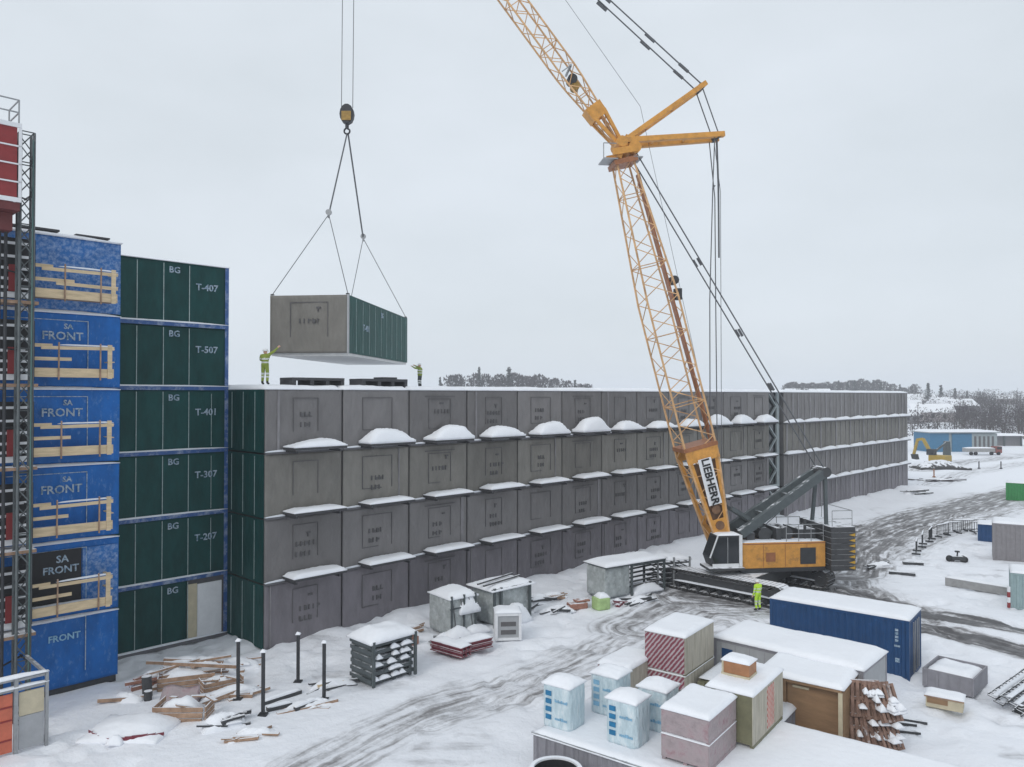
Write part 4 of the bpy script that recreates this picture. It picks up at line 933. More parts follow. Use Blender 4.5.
def ins_pack(label, e, g, h, seed, strong):
    t = thing('insulation_pack', label, 'insulation pack', ef(e, g, DT), EF_A, 'white wrapped insulation packs on the platform')
    L, W = 1.12, 1.05
    rounded(MB(), 0, L, 0, W, -.02, h, .22).build('film_wrap', M['pack'], t, smooth=True)
    mb = MB(); n = 4
    for k in range(n):
        z = .28+k*(h-.40)/n; mb.box(.19, .19+.22, -.032, -.008, z, z+(h-.4)/n*.6)
    mb.build('print_block', M['pack_blue'] if strong else M['pack_light'], t)
    mb = MB()
    for z in (h*.62, h*.22):
        g_ = random.Random(seed+int(z*100)); x = .55
        while x < 1.0: w = g_.uniform(.03,.08); mb.box(x, x+w, -.03, -.008, z, z+g_.choice((.06,.09))); x += w+.02
    mb.build('print_line', M['pack_light'], t)
    mb = MB()
    for k in range(n):
        z = .30+k*(h-.40)/n; mb.box(L+.008, L+.03, .2, .5, z, z+.12)
    MB().snow(.0, L-.0, .0, W-.0, h-.06, .24, seed, 16, 14, .36).build('snow_cap', M['snow'], t, smooth=True)
    return t
pe = EF.inverted()
def loc_e(px, py, z): v = pe @ at(px, py, z); return v.x, v.y
eA, gA = loc_e(556, 731, DT)
ins_pack('white insulation pack nearest the platform corner, bold blue stripes on its left edge', eA-.65, gA+.1, 1.42, 1, True)
eC, gC = loc_e(621, 747, DT)
ins_pack('white insulation pack with bright blue stripes beside the tall double plasterboard stack', eC-.62, gC+.05, 1.40, 2, True)
ins_pack('pale insulation pack behind the corner pack, near the low striped stack', eA+.05, gA+1.98, 1.36, 3, False)
ins_pack('pale insulation pack in the second row, left behind the double pinkish stack', eC-.35, gC+1.62, 1.34, 4, False)
# board stacks
def board_stack(label, e, g, z, L, W, hs, mf, ms, seed, bear='gyp_olive'):
    """e, g: near corner; stack reaches L along -e and W along +g"""
    t = thing('board_stack', label, 'board stack', ef(e, g, z), EF_A)
    zz = .1
    for k, h in enumerate(hs):
        b = MB().box(-L, 0, 0, W, zz, zz+h).build('bundle', ms, t, bevel=.015)
        MB().box(-L+.02, -.02, -.014, -.0025, zz+.02, zz+h-.02).build('film_face', mf, b)
        mb = MB()
        for x in (.0, -L/2+.05, -L+.12): mb.box(x-.12, x, .05, W-.05, zz-.1, zz-.002)
        mb.build('bearer', M[bear], b)
        if k < len(hs)-1: MB().snow(-L-.015, .015, -.015, W+.015, zz+h-.0, .07, seed+k, 12, 12, .05).build('snow_seam', M['snow'], b, smooth=True)
        zz += h+(.07 if k < len(hs)-1 else 0)
    MB().snow(-L-.03, .03, -.03, W+.03, zz+.002, .15, seed, 20, 20, .07).build('snow_cap', M['snow'], t, smooth=True)
    return t
e, g = loc_e(685, 694, DT); board_stack('tall plasterboard stack with red diagonal stripes on its front film', e, g, DT, 1.62, 2.7, [.50, 1.33], M['stripe'], M['gyp'], 1)
e, g = loc_e(629, 697, DT); board_stack('low plasterboard stack with red striped film left of the tall striped stack', e, g, DT, 1.3, 2.2, [.82], M['stripe'], M['gyp'], 2)
e, g = loc_e(709, 774, DT); board_stack('double pinkish wrapped board stack at the front of the platform, snow between its two bundles', e, g, DT, 1.5, 2.15, [.68, .66], M['pink'], M['pink'], 3, 'pink')
e, g = loc_e(753, 750, DT); fs_ = board_stack('cream plasterboard stack carrying the small crate, red printed stripe on its right side', e, g, DT, 1.5, 2.9, [1.5], M['gyp_olive'], M['gyp'], 4)
MB().box(.0025, .014, 1.3, 1.95, .2, 1.5).build('print_band', M['stripe_thin'], fs_)
t = thing('lumber_bundle', 'olive timber beams lying in the gap beside the tall striped stack', 'timber', ef(*loc_e(695, 690, DT), DT), EF_A)
for k in range(3): MB().box(.05+.32*k, .33+.32*k, .1, 2.3, 0, .3+.05*k).build('beam', M['gyp_olive'], t)
MB().snow(.05, 1.0, .2, 2.3, .40, .06, 3, 8, 8).build('snow_layer', M['snow_thin'], t, smooth=True)
v = ef(*loc_e(749, 682, 2.90), 2.96)
t = thing('wooden_crate', 'small orange-brown wooden crate with a snow cap on the cream board stack', 'crate', v, EF_A)
MB().box(-.9, 0, 0, .7, .08, .46).build('case', M['crate'], t, bevel=.01)
mb = MB()
for x in (-.9,): mb.box(x, x+.06, -.02, -.003, .08, .46)
mb.box(-.92, .02, -.03, .7, 0, .078); mb.build('batten', M['beige'], t); MB().snow(-.93, .03, -.03, .73, .463, .14, 8, 12, 10, .2).build('snow_cap', M['snow'], t, smooth=True)
# plywood box behind the platform
b1 = at(784, 678, 2.2)
t = thing('plywood_box', 'big brown plywood box with a snow-covered top behind the platform', 'box', (b1.x, b1.y, 0), EF_A)
MB().box(0, 1.78, .35, 2.1, 0, 2.1).build('back_panel', M['ply'], t); MB().box(.0, 1.9, -.0, 2.1, 2.1, 2.2).build('top_panel', M['ply'], t)
MB().box(1.782, 1.95, .05, 2.1, 0, 2.098).build('side_panel', M['ply'], t); MB().box(1.80, 1.93, -.02, .045, 0, 2.1).build('post', M['beige'], t)
MB().box(.2, .75, .30, .345, 1.85, 1.93).build('cleat', M['beige'], t)
MB().snow(-1.0, 2.0, -.05, 2.2, 2.203, .17, 3, 20, 16, .06).build('snow_cap', M['snow'], t, smooth=True)
MB().box(-.98, -.02, .3, 2.1, 0, 2.19).build('side_shelf', M['ply'], t)
# leaning pallets right of it
pa = at(853, 690, 2.0)
def pallet_mesh():
    mb = MB()
    for k in range(6): mb.box(0, 1.2, .14*k, .14*k+.10, 0, .022)
    for k in range(5): mb.box(0, 1.2, .17*k, .17*k+.10, .122, .144)
    for x in (0, .55, 1.1): mb.box(x, x+.10, 0, .8, .023, .121)
    return mb
PAL = pallet_mesh().mesh('pallet', M['pallet_dark'])
words = ['nearest the plywood box', 'second from the plywood box', 'third from the plywood box', 'fourth from the plywood box', 'fifth, next to the navy tarp bundle']
for k in range(5):
    t = thing('leaning_pallet', 'snowy wooden pallet leaning upright, %s' % words[k], 'pallet', (0,0,0), 0, 'pallets leaning beside the plywood box')
    base = pa+V3((.8*.28*k-.1, -.6*.28*k-.1+.1*(k % 2), 0)); base.z = .0
    for j in range(2):
        o = share('slats', PAL, t); o.matrix_basis = Matrix.Translation(V3((.0, .05*j+.2, .1+.98*j))) @ Matrix.Rotation(R(4*j-3), 4, 'Y') @ Matrix.Rotation(R(80-4*k), 4, 'X') @ Matrix.Rotation(R(90), 4, 'Z') @ Matrix.Translation(V3((0,-.8,0)))
    t.matrix_basis = Matrix.Translation(base) @ Matrix.Rotation(EF_A+R(25+7*k), 4, 'Z')
    for q in range(6):
        x = rnd.uniform(0,.75); zq = rnd.choice((1.95-.10*k, 1.45, .98, .5)); wq = rnd.uniform(.16,.4)
        MB().snow(x, x+wq, -.08, .24, zq, rnd.uniform(.12,.26), k*9+q, 7, 6, .45).build('snow_clump', M['snow'], t, smooth=True)
# navy tarp bundle
nb_ = at(886, 745); mb = MB(); n = 14; rg = []
for j, (z, s) in enumerate(((0,1.),(.5,.96),(1.0,.85),(1.4,.7),(1.62,.35))):
    rg += [(s*.34*(1+.16*math.sin(3*2*math.pi*k/n+j*.6))*math.cos(2*math.pi*k/n)*1.0+.05*j, s*.45*(1+.12*math.cos(4*2*math.pi*k/n+j))*math.sin(2*math.pi*k/n), z) for k in range(n)]
mb.add(rg, [(j*n+k, j*n+(k+1)%n, (j+1)*n+(k+1)%n, (j+1)*n+k) for j in range(4) for k in range(n)]+[tuple(range(4*n, 5*n)), tuple(range(n-1,-1,-1))])
nv = root_from('tarp_bundle', mb, M['navy'], 'dark navy tarp bundle standing at the right end of the pallets', 'tarp', (nb_.x-.2, nb_.y+.9, 0), .3, smooth=True)
MB().snow(-.2, .45, -.3, .35, 1.56, .2, 5, 8, 8, .4).build('snow_cap', M['snow'], nv, smooth=True)
# planks in the snow
for k, (px, py, ln, an) in enumerate(((900,724,1.1,-20),(912,721,1.0,-25),(902,733,1.2,-15))):
    p = at(px, py); root_from('plank', MB().box(-ln/2, ln/2, -.07, .07, 0, .09), M['steel_snowy'], 'short grey plank in the snow right of the navy bundle, %s' % ['middle one', 'farthest', 'nearest'][k], 'plank', (p.x, p.y, gz(p.x,p.y)), R(an), 'planks beside the navy bundle')
# open ring in the lower foreground
rg_ = at(556, 769, 1.0); t = thing('concrete_ring', 'open dark well ring with snow on its rim, in front of the corrugated platform', 'well ring', (rg_.x, rg_.y, 0), 0)
def ring(mb, r0, r1, z0, z1, n=40):
    vs = [(r*math.cos(2*math.pi*k/n), r*math.sin(2*math.pi*k/n), z) for (r, z) in ((r0,z0),(r1,z0),(r1,z1),(r0,z1)) for k in range(n)]
    return mb.add(vs, [(j*n+k, j*n+(k+1)%n, ((j+1)%4)*n+(k+1)%n, ((j+1)%4)*n+k) for j in range(4) for k in range(n)])
ring(MB(), .66, .78, 0, .97).build('wall', M['rubber'], t, smooth=False); ring(MB(), .665, .79, .972, 1.03).build('rim_snow', M['snow'], t)
MB().tube((0,0,.0), (0,0,.2), .64, 24).build('floor', M['rubber'], t)

# ------------------------------------------------------------------ right side of the yard
WD = WA
n1 = at(974, 698); t = thing('steel_bin', 'low grey steel bin filled with snow, behind the small timber box', 'bin', (n1.x, n1.y, 0), WD)
for a in ((-.03,.03,0,2.15,0,.72),): pass
mb = MB(); mb.box(0, .06, 0, 0.06+1.9, 0, .74); 
t2 = Matrix.Rotation(0, 4, 'Z')
mb = MB().box(-.0, 2.15, 0, .06, 0, .74).box(0, 2.15, 1.84, 1.9, 0, .74).box(0, .06, .061, 1.839, 0, .74).box(2.09, 2.15, .061, 1.839, 0, .74).build('walls', M['cabin_dk'], t, bevel=.01)
mb = MB()
for k in range(5): mb.box(-.025, -.003, .1+.4*k, .16+.4*k, .05, .7)
mb.build('rib', M['cabin_dk'], t); MB().snow(.03, 2.12, .03, 1.87, .45, .36, 3, 14, 14, .2).build('snow_fill', M['snow'], t, smooth=True)
n2 = at(963, 715); t = thing('timber_box', 'small timber box with a snow lid in front of the grey bin', 'box', (n2.x, n2.y, 0), EF_A+R(3))
MB().box(-1.25, 0, 0, .75, .06, .44).build('case', M['beige'], t, bevel=.01); MB().box(-1.2, -.5, -.012, -.003, .22, .42).build('dark_band', M['ply'], t)
MB().box(-1.3, .04, -.04, .79, .442, .50).build('lid', M['timber_snowy'], t); MB().snow(-1.32, .06, -.06, .81, .503, .12, 3, 12, 10, .2).build('snow_cap', M['snow'], t, smooth=True)
# scaffold frames
p0, p1 = at(988, 708), at(1040, 672); d = (p1-p0).normalized(); t = thing('scaffold_frames', 'snowy heap of scaffold ladder frames at the right edge', 'scaffold frames', (p0.x, p0.y, 0), math.atan2(d.y, d.x))
for k in range(5):
    mb = MB(); y = .24*k-1.15; z = .08+.09*((k*2) % 5)
    for q in (0, .28): mb.tube((-.1+.1*k, y+q, z+.1*(q > 0)), (5.6, y+q+.1, z+.05), .035, 6)
    for j in range(14): mb.tube((.2+.38*j, y, z+.02), (.2+.38*j, y+.28, z+.1), .028, 5)
    mb.build('frame', M['steel_snowy'], t)
    MB().snow(.4, 5.4, y-.02, y+.2, z+.05, .1, k, 24, 4, .3).build('snow_strip', M['snow_thin'], t, smooth=True)
p = at(1021, 713); root_from('rubber_block', MB().box(-.18,.25,-.15,.15,0,.22).box(-.1,.1,-.1,.1,.221,.3), M['steel_snowy'], 'small dark block in the snow below the scaffold frames', 'block', (p.x, p.y, gz(p.x,p.y)), .4)
p = at(993, 559); container('storage_box', 'warm grey storage container at the right edge, front wall square to the yard', (p.x, p.y, -.1), R(-31), 6.0, 2.5, 2.75, M['box_grey'])
p = at(978, 541); container('waste_skip', 'small blue open container left behind the warm grey container', (p.x, p.y, -.1), R(-31), 2.0, 2.2, 1.5, M['cont_blue'], cat='skip', snow=.1)
p = at(1011, 607); container('teal_container', 'pale teal container at the right edge beside the concrete beam', (p.x, p.y, -.1), R(-31), 5.0, 2.4, 2.05, M['teal'], snow=.12)
p = at(1006, 484+15); container('green_container', 'bright green open container at the right edge far back', (p.x, p.y, -.1), R(-36), 6.0, 2.4, 2.0, M['green_cont'], snow=.1)
a, b = at(945, 585), at(1009, 596); d = b-a; t = root_from('concrete_beam', MB().box(0, d.length, 0, .5, 0, .5), M['concrete'], 'long grey concrete beam lying in the snow left of the teal container', 'beam', (a.x, a.y, -.02), math.atan2(d.y, d.x), bevel=.02)
MB().snow(0, d.length, .0, .5, .502, .12, 3, 24, 6, .2).build('snow_cap', M['snow'], t, smooth=True)
p = at(1008, 607); t = thing('marker_post', 'red and white marker post beside the teal container', 'post', (p.x-.05, p.y-.15, 0))
for k in range(4): MB().box(-.06, .06, -.06, .06, .3*k, .3*k+.298).build('band', M['red_panel'] if k % 2 == 0 else M['white_paint'], t)
# crowd barriers in an arc
BAR = [(916,556,60),(922,549,60),(929,543,55),(937,538,35),(944,534,20),(953,532,5),(963,531,0),(972,533,-15)]
first = None
for k, (px, py, an) in enumerate(BAR):
    p = at(px, py, 0)
    if first is None:
        first = thing('crowd_barrier', '', 'barrier', p, R(an), 'crowd barriers in a curved row on the right')
        mb = MB().tube((0,0,.15),(0,0,1.05),.03,5).tube((2.0,0,.15),(2.0,0,1.05),.03,5).tube((0,0,1.05),(2,0,1.05),.03,5).tube((0,0,.2),(2,0,.2),.03,5)
        for j in range(9): mb.tube((.2*j+.2,0,.2),(.2*j+.2,0,1.05),.014,4)
        mb.build('frame', M['steel_dark'], first)
        for x in (.25, 1.75): MB().box(x-.03, x+.03, -.3, .3, .02, .14).build('foot', M['steel_dark'], first)
        MB().snow(0,2,-.05,.05,1.07,.07,3,16,3).build('snow_strip', M['snow'], first, smooth=True); o = first
    else: o = copy_tree(first)
    o.matrix_basis = Matrix.Translation(V3((p.x,p.y,gz(p.x,p.y)))) @ Matrix.Rotation(R(an),4,'Z')
    o['label'] = 'snowy crowd barrier, %s in the curved row counted from the crane side' % ORD[k]
for k, (px, py, ln, an) in enumerate(((902,574,1.6,-25),(913,564,1.3,-15))):
    p = at(px, py); t = root_from('barrier_board', MB().box(-ln/2,ln/2,-.2,.2,0,.18), M['steel_snowy'], 'fallen grey board in the snow, %s the near end of the barrier row' % ('in front of' if k == 0 else 'right at'), 'board', (p.x,p.y,gz(p.x,p.y)), R(an))
p = at(957, 561); t = thing('compactor', 'small dark two-wheeled machine half buried in snow inside the barrier curve', 'machine', (p.x, p.y, gz(p.x,p.y)), R(-10))
for x in (-.45, .45): MB().tube((x,-.2,.16),(x,.2,.16),.24,14).build('wheel', M['rubber'], t)
MB().box(-.4,.5,-.22,.22,.1,.38).build('body', M['steel_snowy'], t); MB().tube((0,0,.3),(.05,.0,.7),.05,6).box(-.12,.16,-.1,.1,.66,.76).build('lever', M['steel_dark'], t)
# posts far back
for k, (px, py) in enumerate(((934,477),(979,469),(1001,469))):
    p = at(px, py); root_from('site_post', MB().tube((0,0,0),(0,0,1.2),.09,8).box(-.15,.15,-.15,.15,0,.15), M['crane_dark'] if k == 0 else M['steel_dark'], ['reddish post in the snow below the excavator', 'dark post in the open snow right of the excavator', 'dark post in the open snow near the far right edge'][k], 'post', (p.x,p.y,gz(p.x,p.y)))
# small heap next to the far end of the block
def heap(name, label, px, py, w, dp, h, m_, seed, cat='debris', n=9, rz=0.):
    p = at(px, py); g = random.Random(seed); t = thing(name, label, cat, (p.x, p.y, gz(p.x, p.y)-.12), rz)
    mb = MB()
    for k in range(n):
        l = g.uniform(.5, 1.)*w; a = g.uniform(-.5,.5); c = V3((g.uniform(-.3,.3)*w, g.uniform(-.5,.5)*dp, g.uniform(.05, h)))
        u = V3((math.cos(a), math.sin(a), g.uniform(-.12,.12))); mb.bar(c-u*l/2, c+u*l/2, g.uniform(.08,.2), g.uniform(.04,.16))
    mb.build('pieces', m_, t)
    mb = MB()
    x = -.55*w; y = -.35*dp; mb.snow(x, x+w*1.1, y, y+dp*1.0, .02, h*.95+.12, seed, 22, 16, .45).build('snow_drift', M['snow'], t, smooth=True)
    for k in range(3):
        x = g.uniform(-.4,.1)*w; y = g.uniform(-.4,.1)*dp; MB().snow(x, x+w*.4, y, y+dp*.45, h*g.uniform(.5,.9), .18, seed+k, 10, 8, .4).build('snow_patch', M['snow'], t, smooth=True)
    return t
heap('rubble_heap', 'small dark rubble heap in the snow off the far end of the grey block', 918, 494, 3.0, 1.2, .6, M['steel_snowy'], 4)
heap('timber_heap', 'flat scrap heap in the snow left below the excavator', 936, 481, 5, 1.5, .4, M['twig'], 5)

# ------------------------------------------------------------------ middle of the yard, along the facade
def stack_snowy(label, px, py, L, W, h, nlay, seed, m_):
    p = at(px, py); t = thing('formwork_stack', label, 'formwork stack', (p.x, p.y, 0), WA)
    g = random.Random(seed)
    for k in range(nlay):
        z = h/nlay*k; mb = MB()
        mb.box(g.uniform(0,.08), L-g.uniform(0,.1), g.uniform(0,.06), W, z+.12, z+h/nlay-.01)
        for x in (.1, L*.5, L-.3): mb.box(x, x+.14, .02, W-.02, z, z+.118)
        b = mb.build('panel', m_, t, bevel=.01)
        if k < nlay-1:
            mb = MB()
            for j in range(4): x = g.uniform(0, L-.6); mb.snow(x, x+g.uniform(.25,.55), -.1, .14, z+h/nlay-.06, .17, k*7+j, 7, 5, .4)
            mb.build('snow_clump', M['snow'], b, smooth=True)
    for x in (.02, L-.1): MB().box(x, x+.12, -.12, -.02, 0, h+.12).build('upright', M['gantry'], t)
    MB().snow(-.08, L+.1, -.1, W+.1, h+.0, .45, seed, 18, 14, .3).build('snow_cap', M['snow'], t, smooth=True); return t
stack_snowy('tall stack of grey formwork panels under a thick snow mound, nearest the steel posts', 371, 688, 2.3, 1.6, 1.75, 6, 3, M['gantry'])
def beams(label, pxa, pya, pxb, pyb, seed, n=3, m_=M['burgundy'], name='beam_bundle'):
    a, b = at(pxa, pya), at(pxb, pyb); d = b-a; t = thing(name, label, 'beam bundle', (a.x, a.y, 0), math.atan2(d.y, d.x))
    for r_ in range(2):
        for k in range(n):
            y = .26*k; z = .06+.24*r_; L = d.length
            mb = MB().box(0, L, y, y+.22, z, z+.04).box(0, L, y, y+.22, z+.17, z+.21).box(0, L, y+.09, y+.13, z+.041, z+.169); mb.build('beam', m_, t)
    MB().snow(.02, d.length, .02, .26*n-.05, .512, .14, seed, 16, 8, .25).build('snow_cap', M['snow'], t, smooth=True); return t
beams('burgundy steel beam bundle, the left of two lying in the snow', 430, 651, 461, 660, 3); beams('burgundy steel beam bundle, the right of two, pointing at the white frame box', 461, 656, 493, 648, 5)
p = at(404, 648); t = root_from('brick_pallet', MB().box(0,.9,0,.7,0,.38).box(.3,.62,-.05,.4,.381,.52), M['terra'], 'reddish brick pallet half hidden in snow beside the formwork stack', 'pallet', (p.x,p.y,0), WA)
MB().snow(0,.6,0,.7,.385,.15,2,8,8,.3).build('snow_cap', M['snow'], t, smooth=True)
p = at(508, 641); t = thing('framed_box', 'white framed box with grey slatted sides right of the burgundy beams', 'box', (p.x, p.y, 0), WA-R(40))
frame12(MB(), -.62, .66, 0, 1.1, .02, 1.35, .13, .01).build('frame', M['white_paint'], t); MB().box(-.55,.6,.06,1.04,.1,1.28).build('infill', M['cabin'], t)
mb = MB()
for z in (.3,.7): mb.box(-.35,.4,.045,.058,z,z+.22)
mb.build('dark_slat', M['dark_tape'], t); MB().snow(-.65,.69,-.03,1.13,1.352,.18,3,10,10,.25).build('snow_cap', M['snow'], t, smooth=True)
# tarped packs
p = at(462, 634); t = thing('tarped_pack', 'square pack under a wrinkled grey tarp, standing by the grey facade', 'tarp pack', (p.x, p.y, 0), WA-R(8))
rounded(MB(), -.75, .95, 0, 2.0, 0, 1.85, .14).build('tarp', M['tarp'], t, smooth=True)
mb = MB()
for x in (-.6, -.1, .4): mb.bar((x,-.03,1.8),(x+.25,-.03,.2),.025,.03)
mb.build('tie', M['dark_tape'], t); MB().snow(-.8,1.0,-.06,2.05,1.8,.33,6,16,14,.22,(.6,.3),.4).snow(-.2,1.05,-.16,.3,1.0,.9,7,12,8,.4).build('snow_cap', M['snow'], t, smooth=True)
MB().snow(-1.3,.2,-.8,.25,-.02,.6,17,16,12,.45).snow(.1,1.5,-.5,.3,-.02,.45,18,16,12,.45).build('snow_drift', M['snow'], t, smooth=True)
mb = MB()
for x in (-.65, .1, .8): mb.bar((x,-.05,.05),(x,-.05,2.0),.08)
mb.bar((-.75,-.06,1.35),(.95,-.06,1.4),.06); mb.build('frame_post', M['gantry'], t)
p = at(487, 632); t = thing('rack_with_tarp', 'steel rack of wrapped goods under a snowy tarp, right behind the square tarp pack', 'rack', (p.x+.3, p.y+.6, 0), WA-R(4))
for x in (.0, .45, 2.5): MB().box(x, x+.12, -.1, .02, 0, 2.05).build('post', M['gantry'], t)
MB().box(-.1,2.7,-.08,.02,1.9,2.0).build('beam', M['gantry'], t); rounded(MB(), .15, 2.9, .1, 2.0, .1, 1.8, .2).build('wrapped_goods', M['tarp'], t, smooth=True)
MB().snow(.6,2.3,-.5,.1,.0,1.15,4,10,8,.35).snow(-.15,2.95,-.15,2.1,1.88,.28,8,18,14,.2,(.7,.5),.3).build('snow_cap', M['snow'], t, smooth=True)
for k in range(2): MB().bar((-.4,.3+.5*k,2.2),(2.4,.6+.6*k,2.28),.08).build('top_pole', M['steel_snowy'], t)
# steel rack further along
p = at(596, 599); t = thing('material_rack', 'long open rack with a snow roof and tarp-wrapped left half, by the grey facade', 'rack', (p.x+.75, p.y-.2, 0), WA-R(12))
for (x, y) in ((1.7,-.1),(4.4,-.1),(4.4,1.7),(.0,1.7)): MB().box(x, x+.12, y, y+.12, 0, 1.95).build('post', M['gantry'], t)
rounded(MB(), -.3, 1.7, .05, 1.75, .1, 1.85, .1).build('wrapped_goods', M['tarp'], t, smooth=True)
mb = MB()
for k in range(6): mb.tube((1.8,.2+.25*k,.5+.18*k),(4.4,.25+.2*k,.55+.2*k),.06,6)
mb.build('pipes', M['steel_snowy'], t); MB().box(1.7,4.5,-.1,-.02,1.75,1.85).box(-.3,4.55,-.12,1.85,1.87,1.95).build('roof', M['gantry'], t)
MB().snow(-.4,4.6,-.2,1.95,1.953,.22,4,24,12,.15).build('snow_cap', M['snow'], t, smooth=True); MB().snow(1.9,4.3,-.15,1.0,.0,.55,9,14,8,.3).build('snow_fill', M['snow'], t, smooth=True)
p = at(661, 590); t = thing('frame_pile', 'pile of barred steel frames under snow at the left end of the crane tracks', 'frame pile', (p.x-.2, p.y+.4, 0), WA-R(30))
for k in range(5):
    mb = MB(); z = .25+.32*k
    mb.bar((-.1,0,z),(2.3,0,z),.08,.1).bar((-.1,1.2,z),(2.3,1.2,z),.08,.1)
    for j in range(5): mb.bar((.1+.5*j,0,z+.06),(.1+.5*j,1.2,z+.06),.06)
    mb.build('frame', M['steel_snowy'], t)
for x in (0, 1.1, 2.2): MB().box(x,x+.1,-.15,-.06,0,1.9).build('post', M['steel'], t)
MB().snow(-.2,2.4,-.1,1.3,1.68,.25,4,14,10,.2).build('snow_cap', M['snow'], t, smooth=True)
# scrap between
heap('scrap_heap', 'dark sticks and scrap in the snow between the tarp rack and the green bag', 556, 612, 2.0, .8, .35, M['steel_snowy'], 12, rz=WA-R(20))
p = at(578, 608); t = root_from('rubble_bag', MB().box(-.6,.5,-.3,.3,0,.35).box(-.2,.7,-.2,.3,.36,.5), M['terra'], 'terracotta coloured sack pile beside the green bag', 'sacks', (p.x,p.y,gz(p.x,p.y)), WA-R(25), bevel=.06)
p = at(601, 608); mb = MB(); rounded(mb, -.45,.45,-.4,.4,0,.65,.2); t = root_from('builders_bag', mb, M['lime'], 'pale green builders bag in the snow in front of the long rack', 'bag', (p.x,p.y,gz(p.x,p.y)), WA-R(20), smooth=True)
MB().snow(-.3,.4,-.35,.35,.62,.3,3,8,8,.35).build('snow_cap', M['snow'], t, smooth=True)
heap('cable_heap', 'reddish dark cable scrap in the snow right of the green bag', 618, 604, 1.2, .6, .25, M['burgundy'], 15, rz=WA)
# steel posts
PST = [(238,700,2.3,'leftmost of the four thin steel posts, beside the broken crates'),(263,717,2.35,'nearest thin steel post, the second from the left'),(298,682,2.0,'farthest thin steel post, with a cap near the grey corner'),(324,700,2.25,'thin steel post nearest the formwork stack')]
for px, py, h, lab in PST:
    p = at(px, py); t = root_from('steel_post', MB().tube((0,0,-.1),(0,0,h),.075,8).box(-.16,.16,-.16,.16,-.02,.05), M['steel_dark'], lab, 'post', (p.x,p.y,gz(p.x,p.y)), 0, 'thin steel posts in the snow')
    MB().snow(-.1,.1,-.1,.1,h,.12,3,6,6,.4).build('snow_cap', M['snow'], t, smooth=True)
# planks and broken crates lower left
for k, (xa, ya, xb, yb, w, lab) in enumerate(((265,706,302,694,.28,'dark plank in the snow behind the nearest post, the longest'),(268,714,292,708,.22,'shorter dark plank in the snow beside the nearest post'),(296,712,322,702,.16,'thin grey plank between the two right steel posts'),(318,690,345,684,.25,'yellowish plank beside the formwork stack'))):
    a, b = at(xa, ya), at(xb, yb); d = b-a
    t = root_from('plank', MB().box(0,d.length,0,w,0,.14), M['timber'] if k == 3 else M['steel_snowy'], lab, 'plank', (a.x,a.y,max(gz(a.x,a.y),gz(b.x,b.y))+.0), math.atan2(d.y,d.x))
    if k < 3: MB().snow(.0,d.length,.05,w,.142,.08,k,14,5,.3).build('snow_strip', M['snow'], t, smooth=True)
def broken_crate(label, px, py, L, W, h, rz, seed):
    p = at(px, py); t = thing('broken_crate', label, 'crate', (p.x,p.y,gz(p.x,p.y)-.05), rz); g = random.Random(seed)
    mb = MB()
    for k in range(3): mb.box(0, L*g.uniform(.85,1), -.04, -.002, h*k/3, h*k/3+h/3-.03)
    mb.build('front_slats', M['timber_snowy'], t)
    mb = MB()
    for k in range(3): mb.box(-.04, -.002, 0, W, h*k/3, h*k/3+h/3-.03)
    for k in range(3): mb.box(L, L+.04, 0, W*.8, h*k/3, h*k/3+h/3-.03)
    mb.build('end_slats', M['timber_snowy'], t)
    for k in range(4): c = V3((g.uniform(.1,L), g.uniform(0,W), h)); u = V3((g.uniform(-1,1),g.uniform(-1,1),g.uniform(-.1,.3)))*g.uniform(.4,.9); MB().bar(c-u/2, c+u/2, .14, .05).build('loose_board', M['timber_snowy'], t)
    MB().snow(.0,L*.8,.02,W,.1,h*.95,seed,14,10,.35).build('snow_fill', M['snow'], t, smooth=True); return t
broken_crate('wide broken crate full of snow under the green modules', 158, 691, 2.4, 1.5, .6, WA-R(25), 3)
broken_crate('broken brown crate in front of the wide one, snow in its middle', 153, 722, 1.9, 1.1, .62, WA-R(45), 5)
broken_crate('small splintered crate beside the leftmost steel post', 205, 694, 1.5, .9, .55, WA-R(10), 8)
p = at(148, 700); root_from('dark_stump', MB().tube((0,0,-.1),(0,0,.35),.16,8).tube((-.25,.5,-.1),(-.3,.5,.75),.2,8), M['steel_snowy'], 'dark bent pipe pieces left of the broken crates', 'pipe', (p.x,p.y,gz(p.x,p.y)), 0)
heap('frame_scrap', 'dark folded metal frame lying in front of the leftmost post', 224, 728, 1.4, .9, .5, M['steel_snowy'], 21, n=12, rz=R(30))
heap('board_scrap', 'brown board scraps in the snow behind the steel posts', 232, 696, 2.2, 1.0, .4, M['timber_snowy'], 24, n=12, rz=WA-R(20))
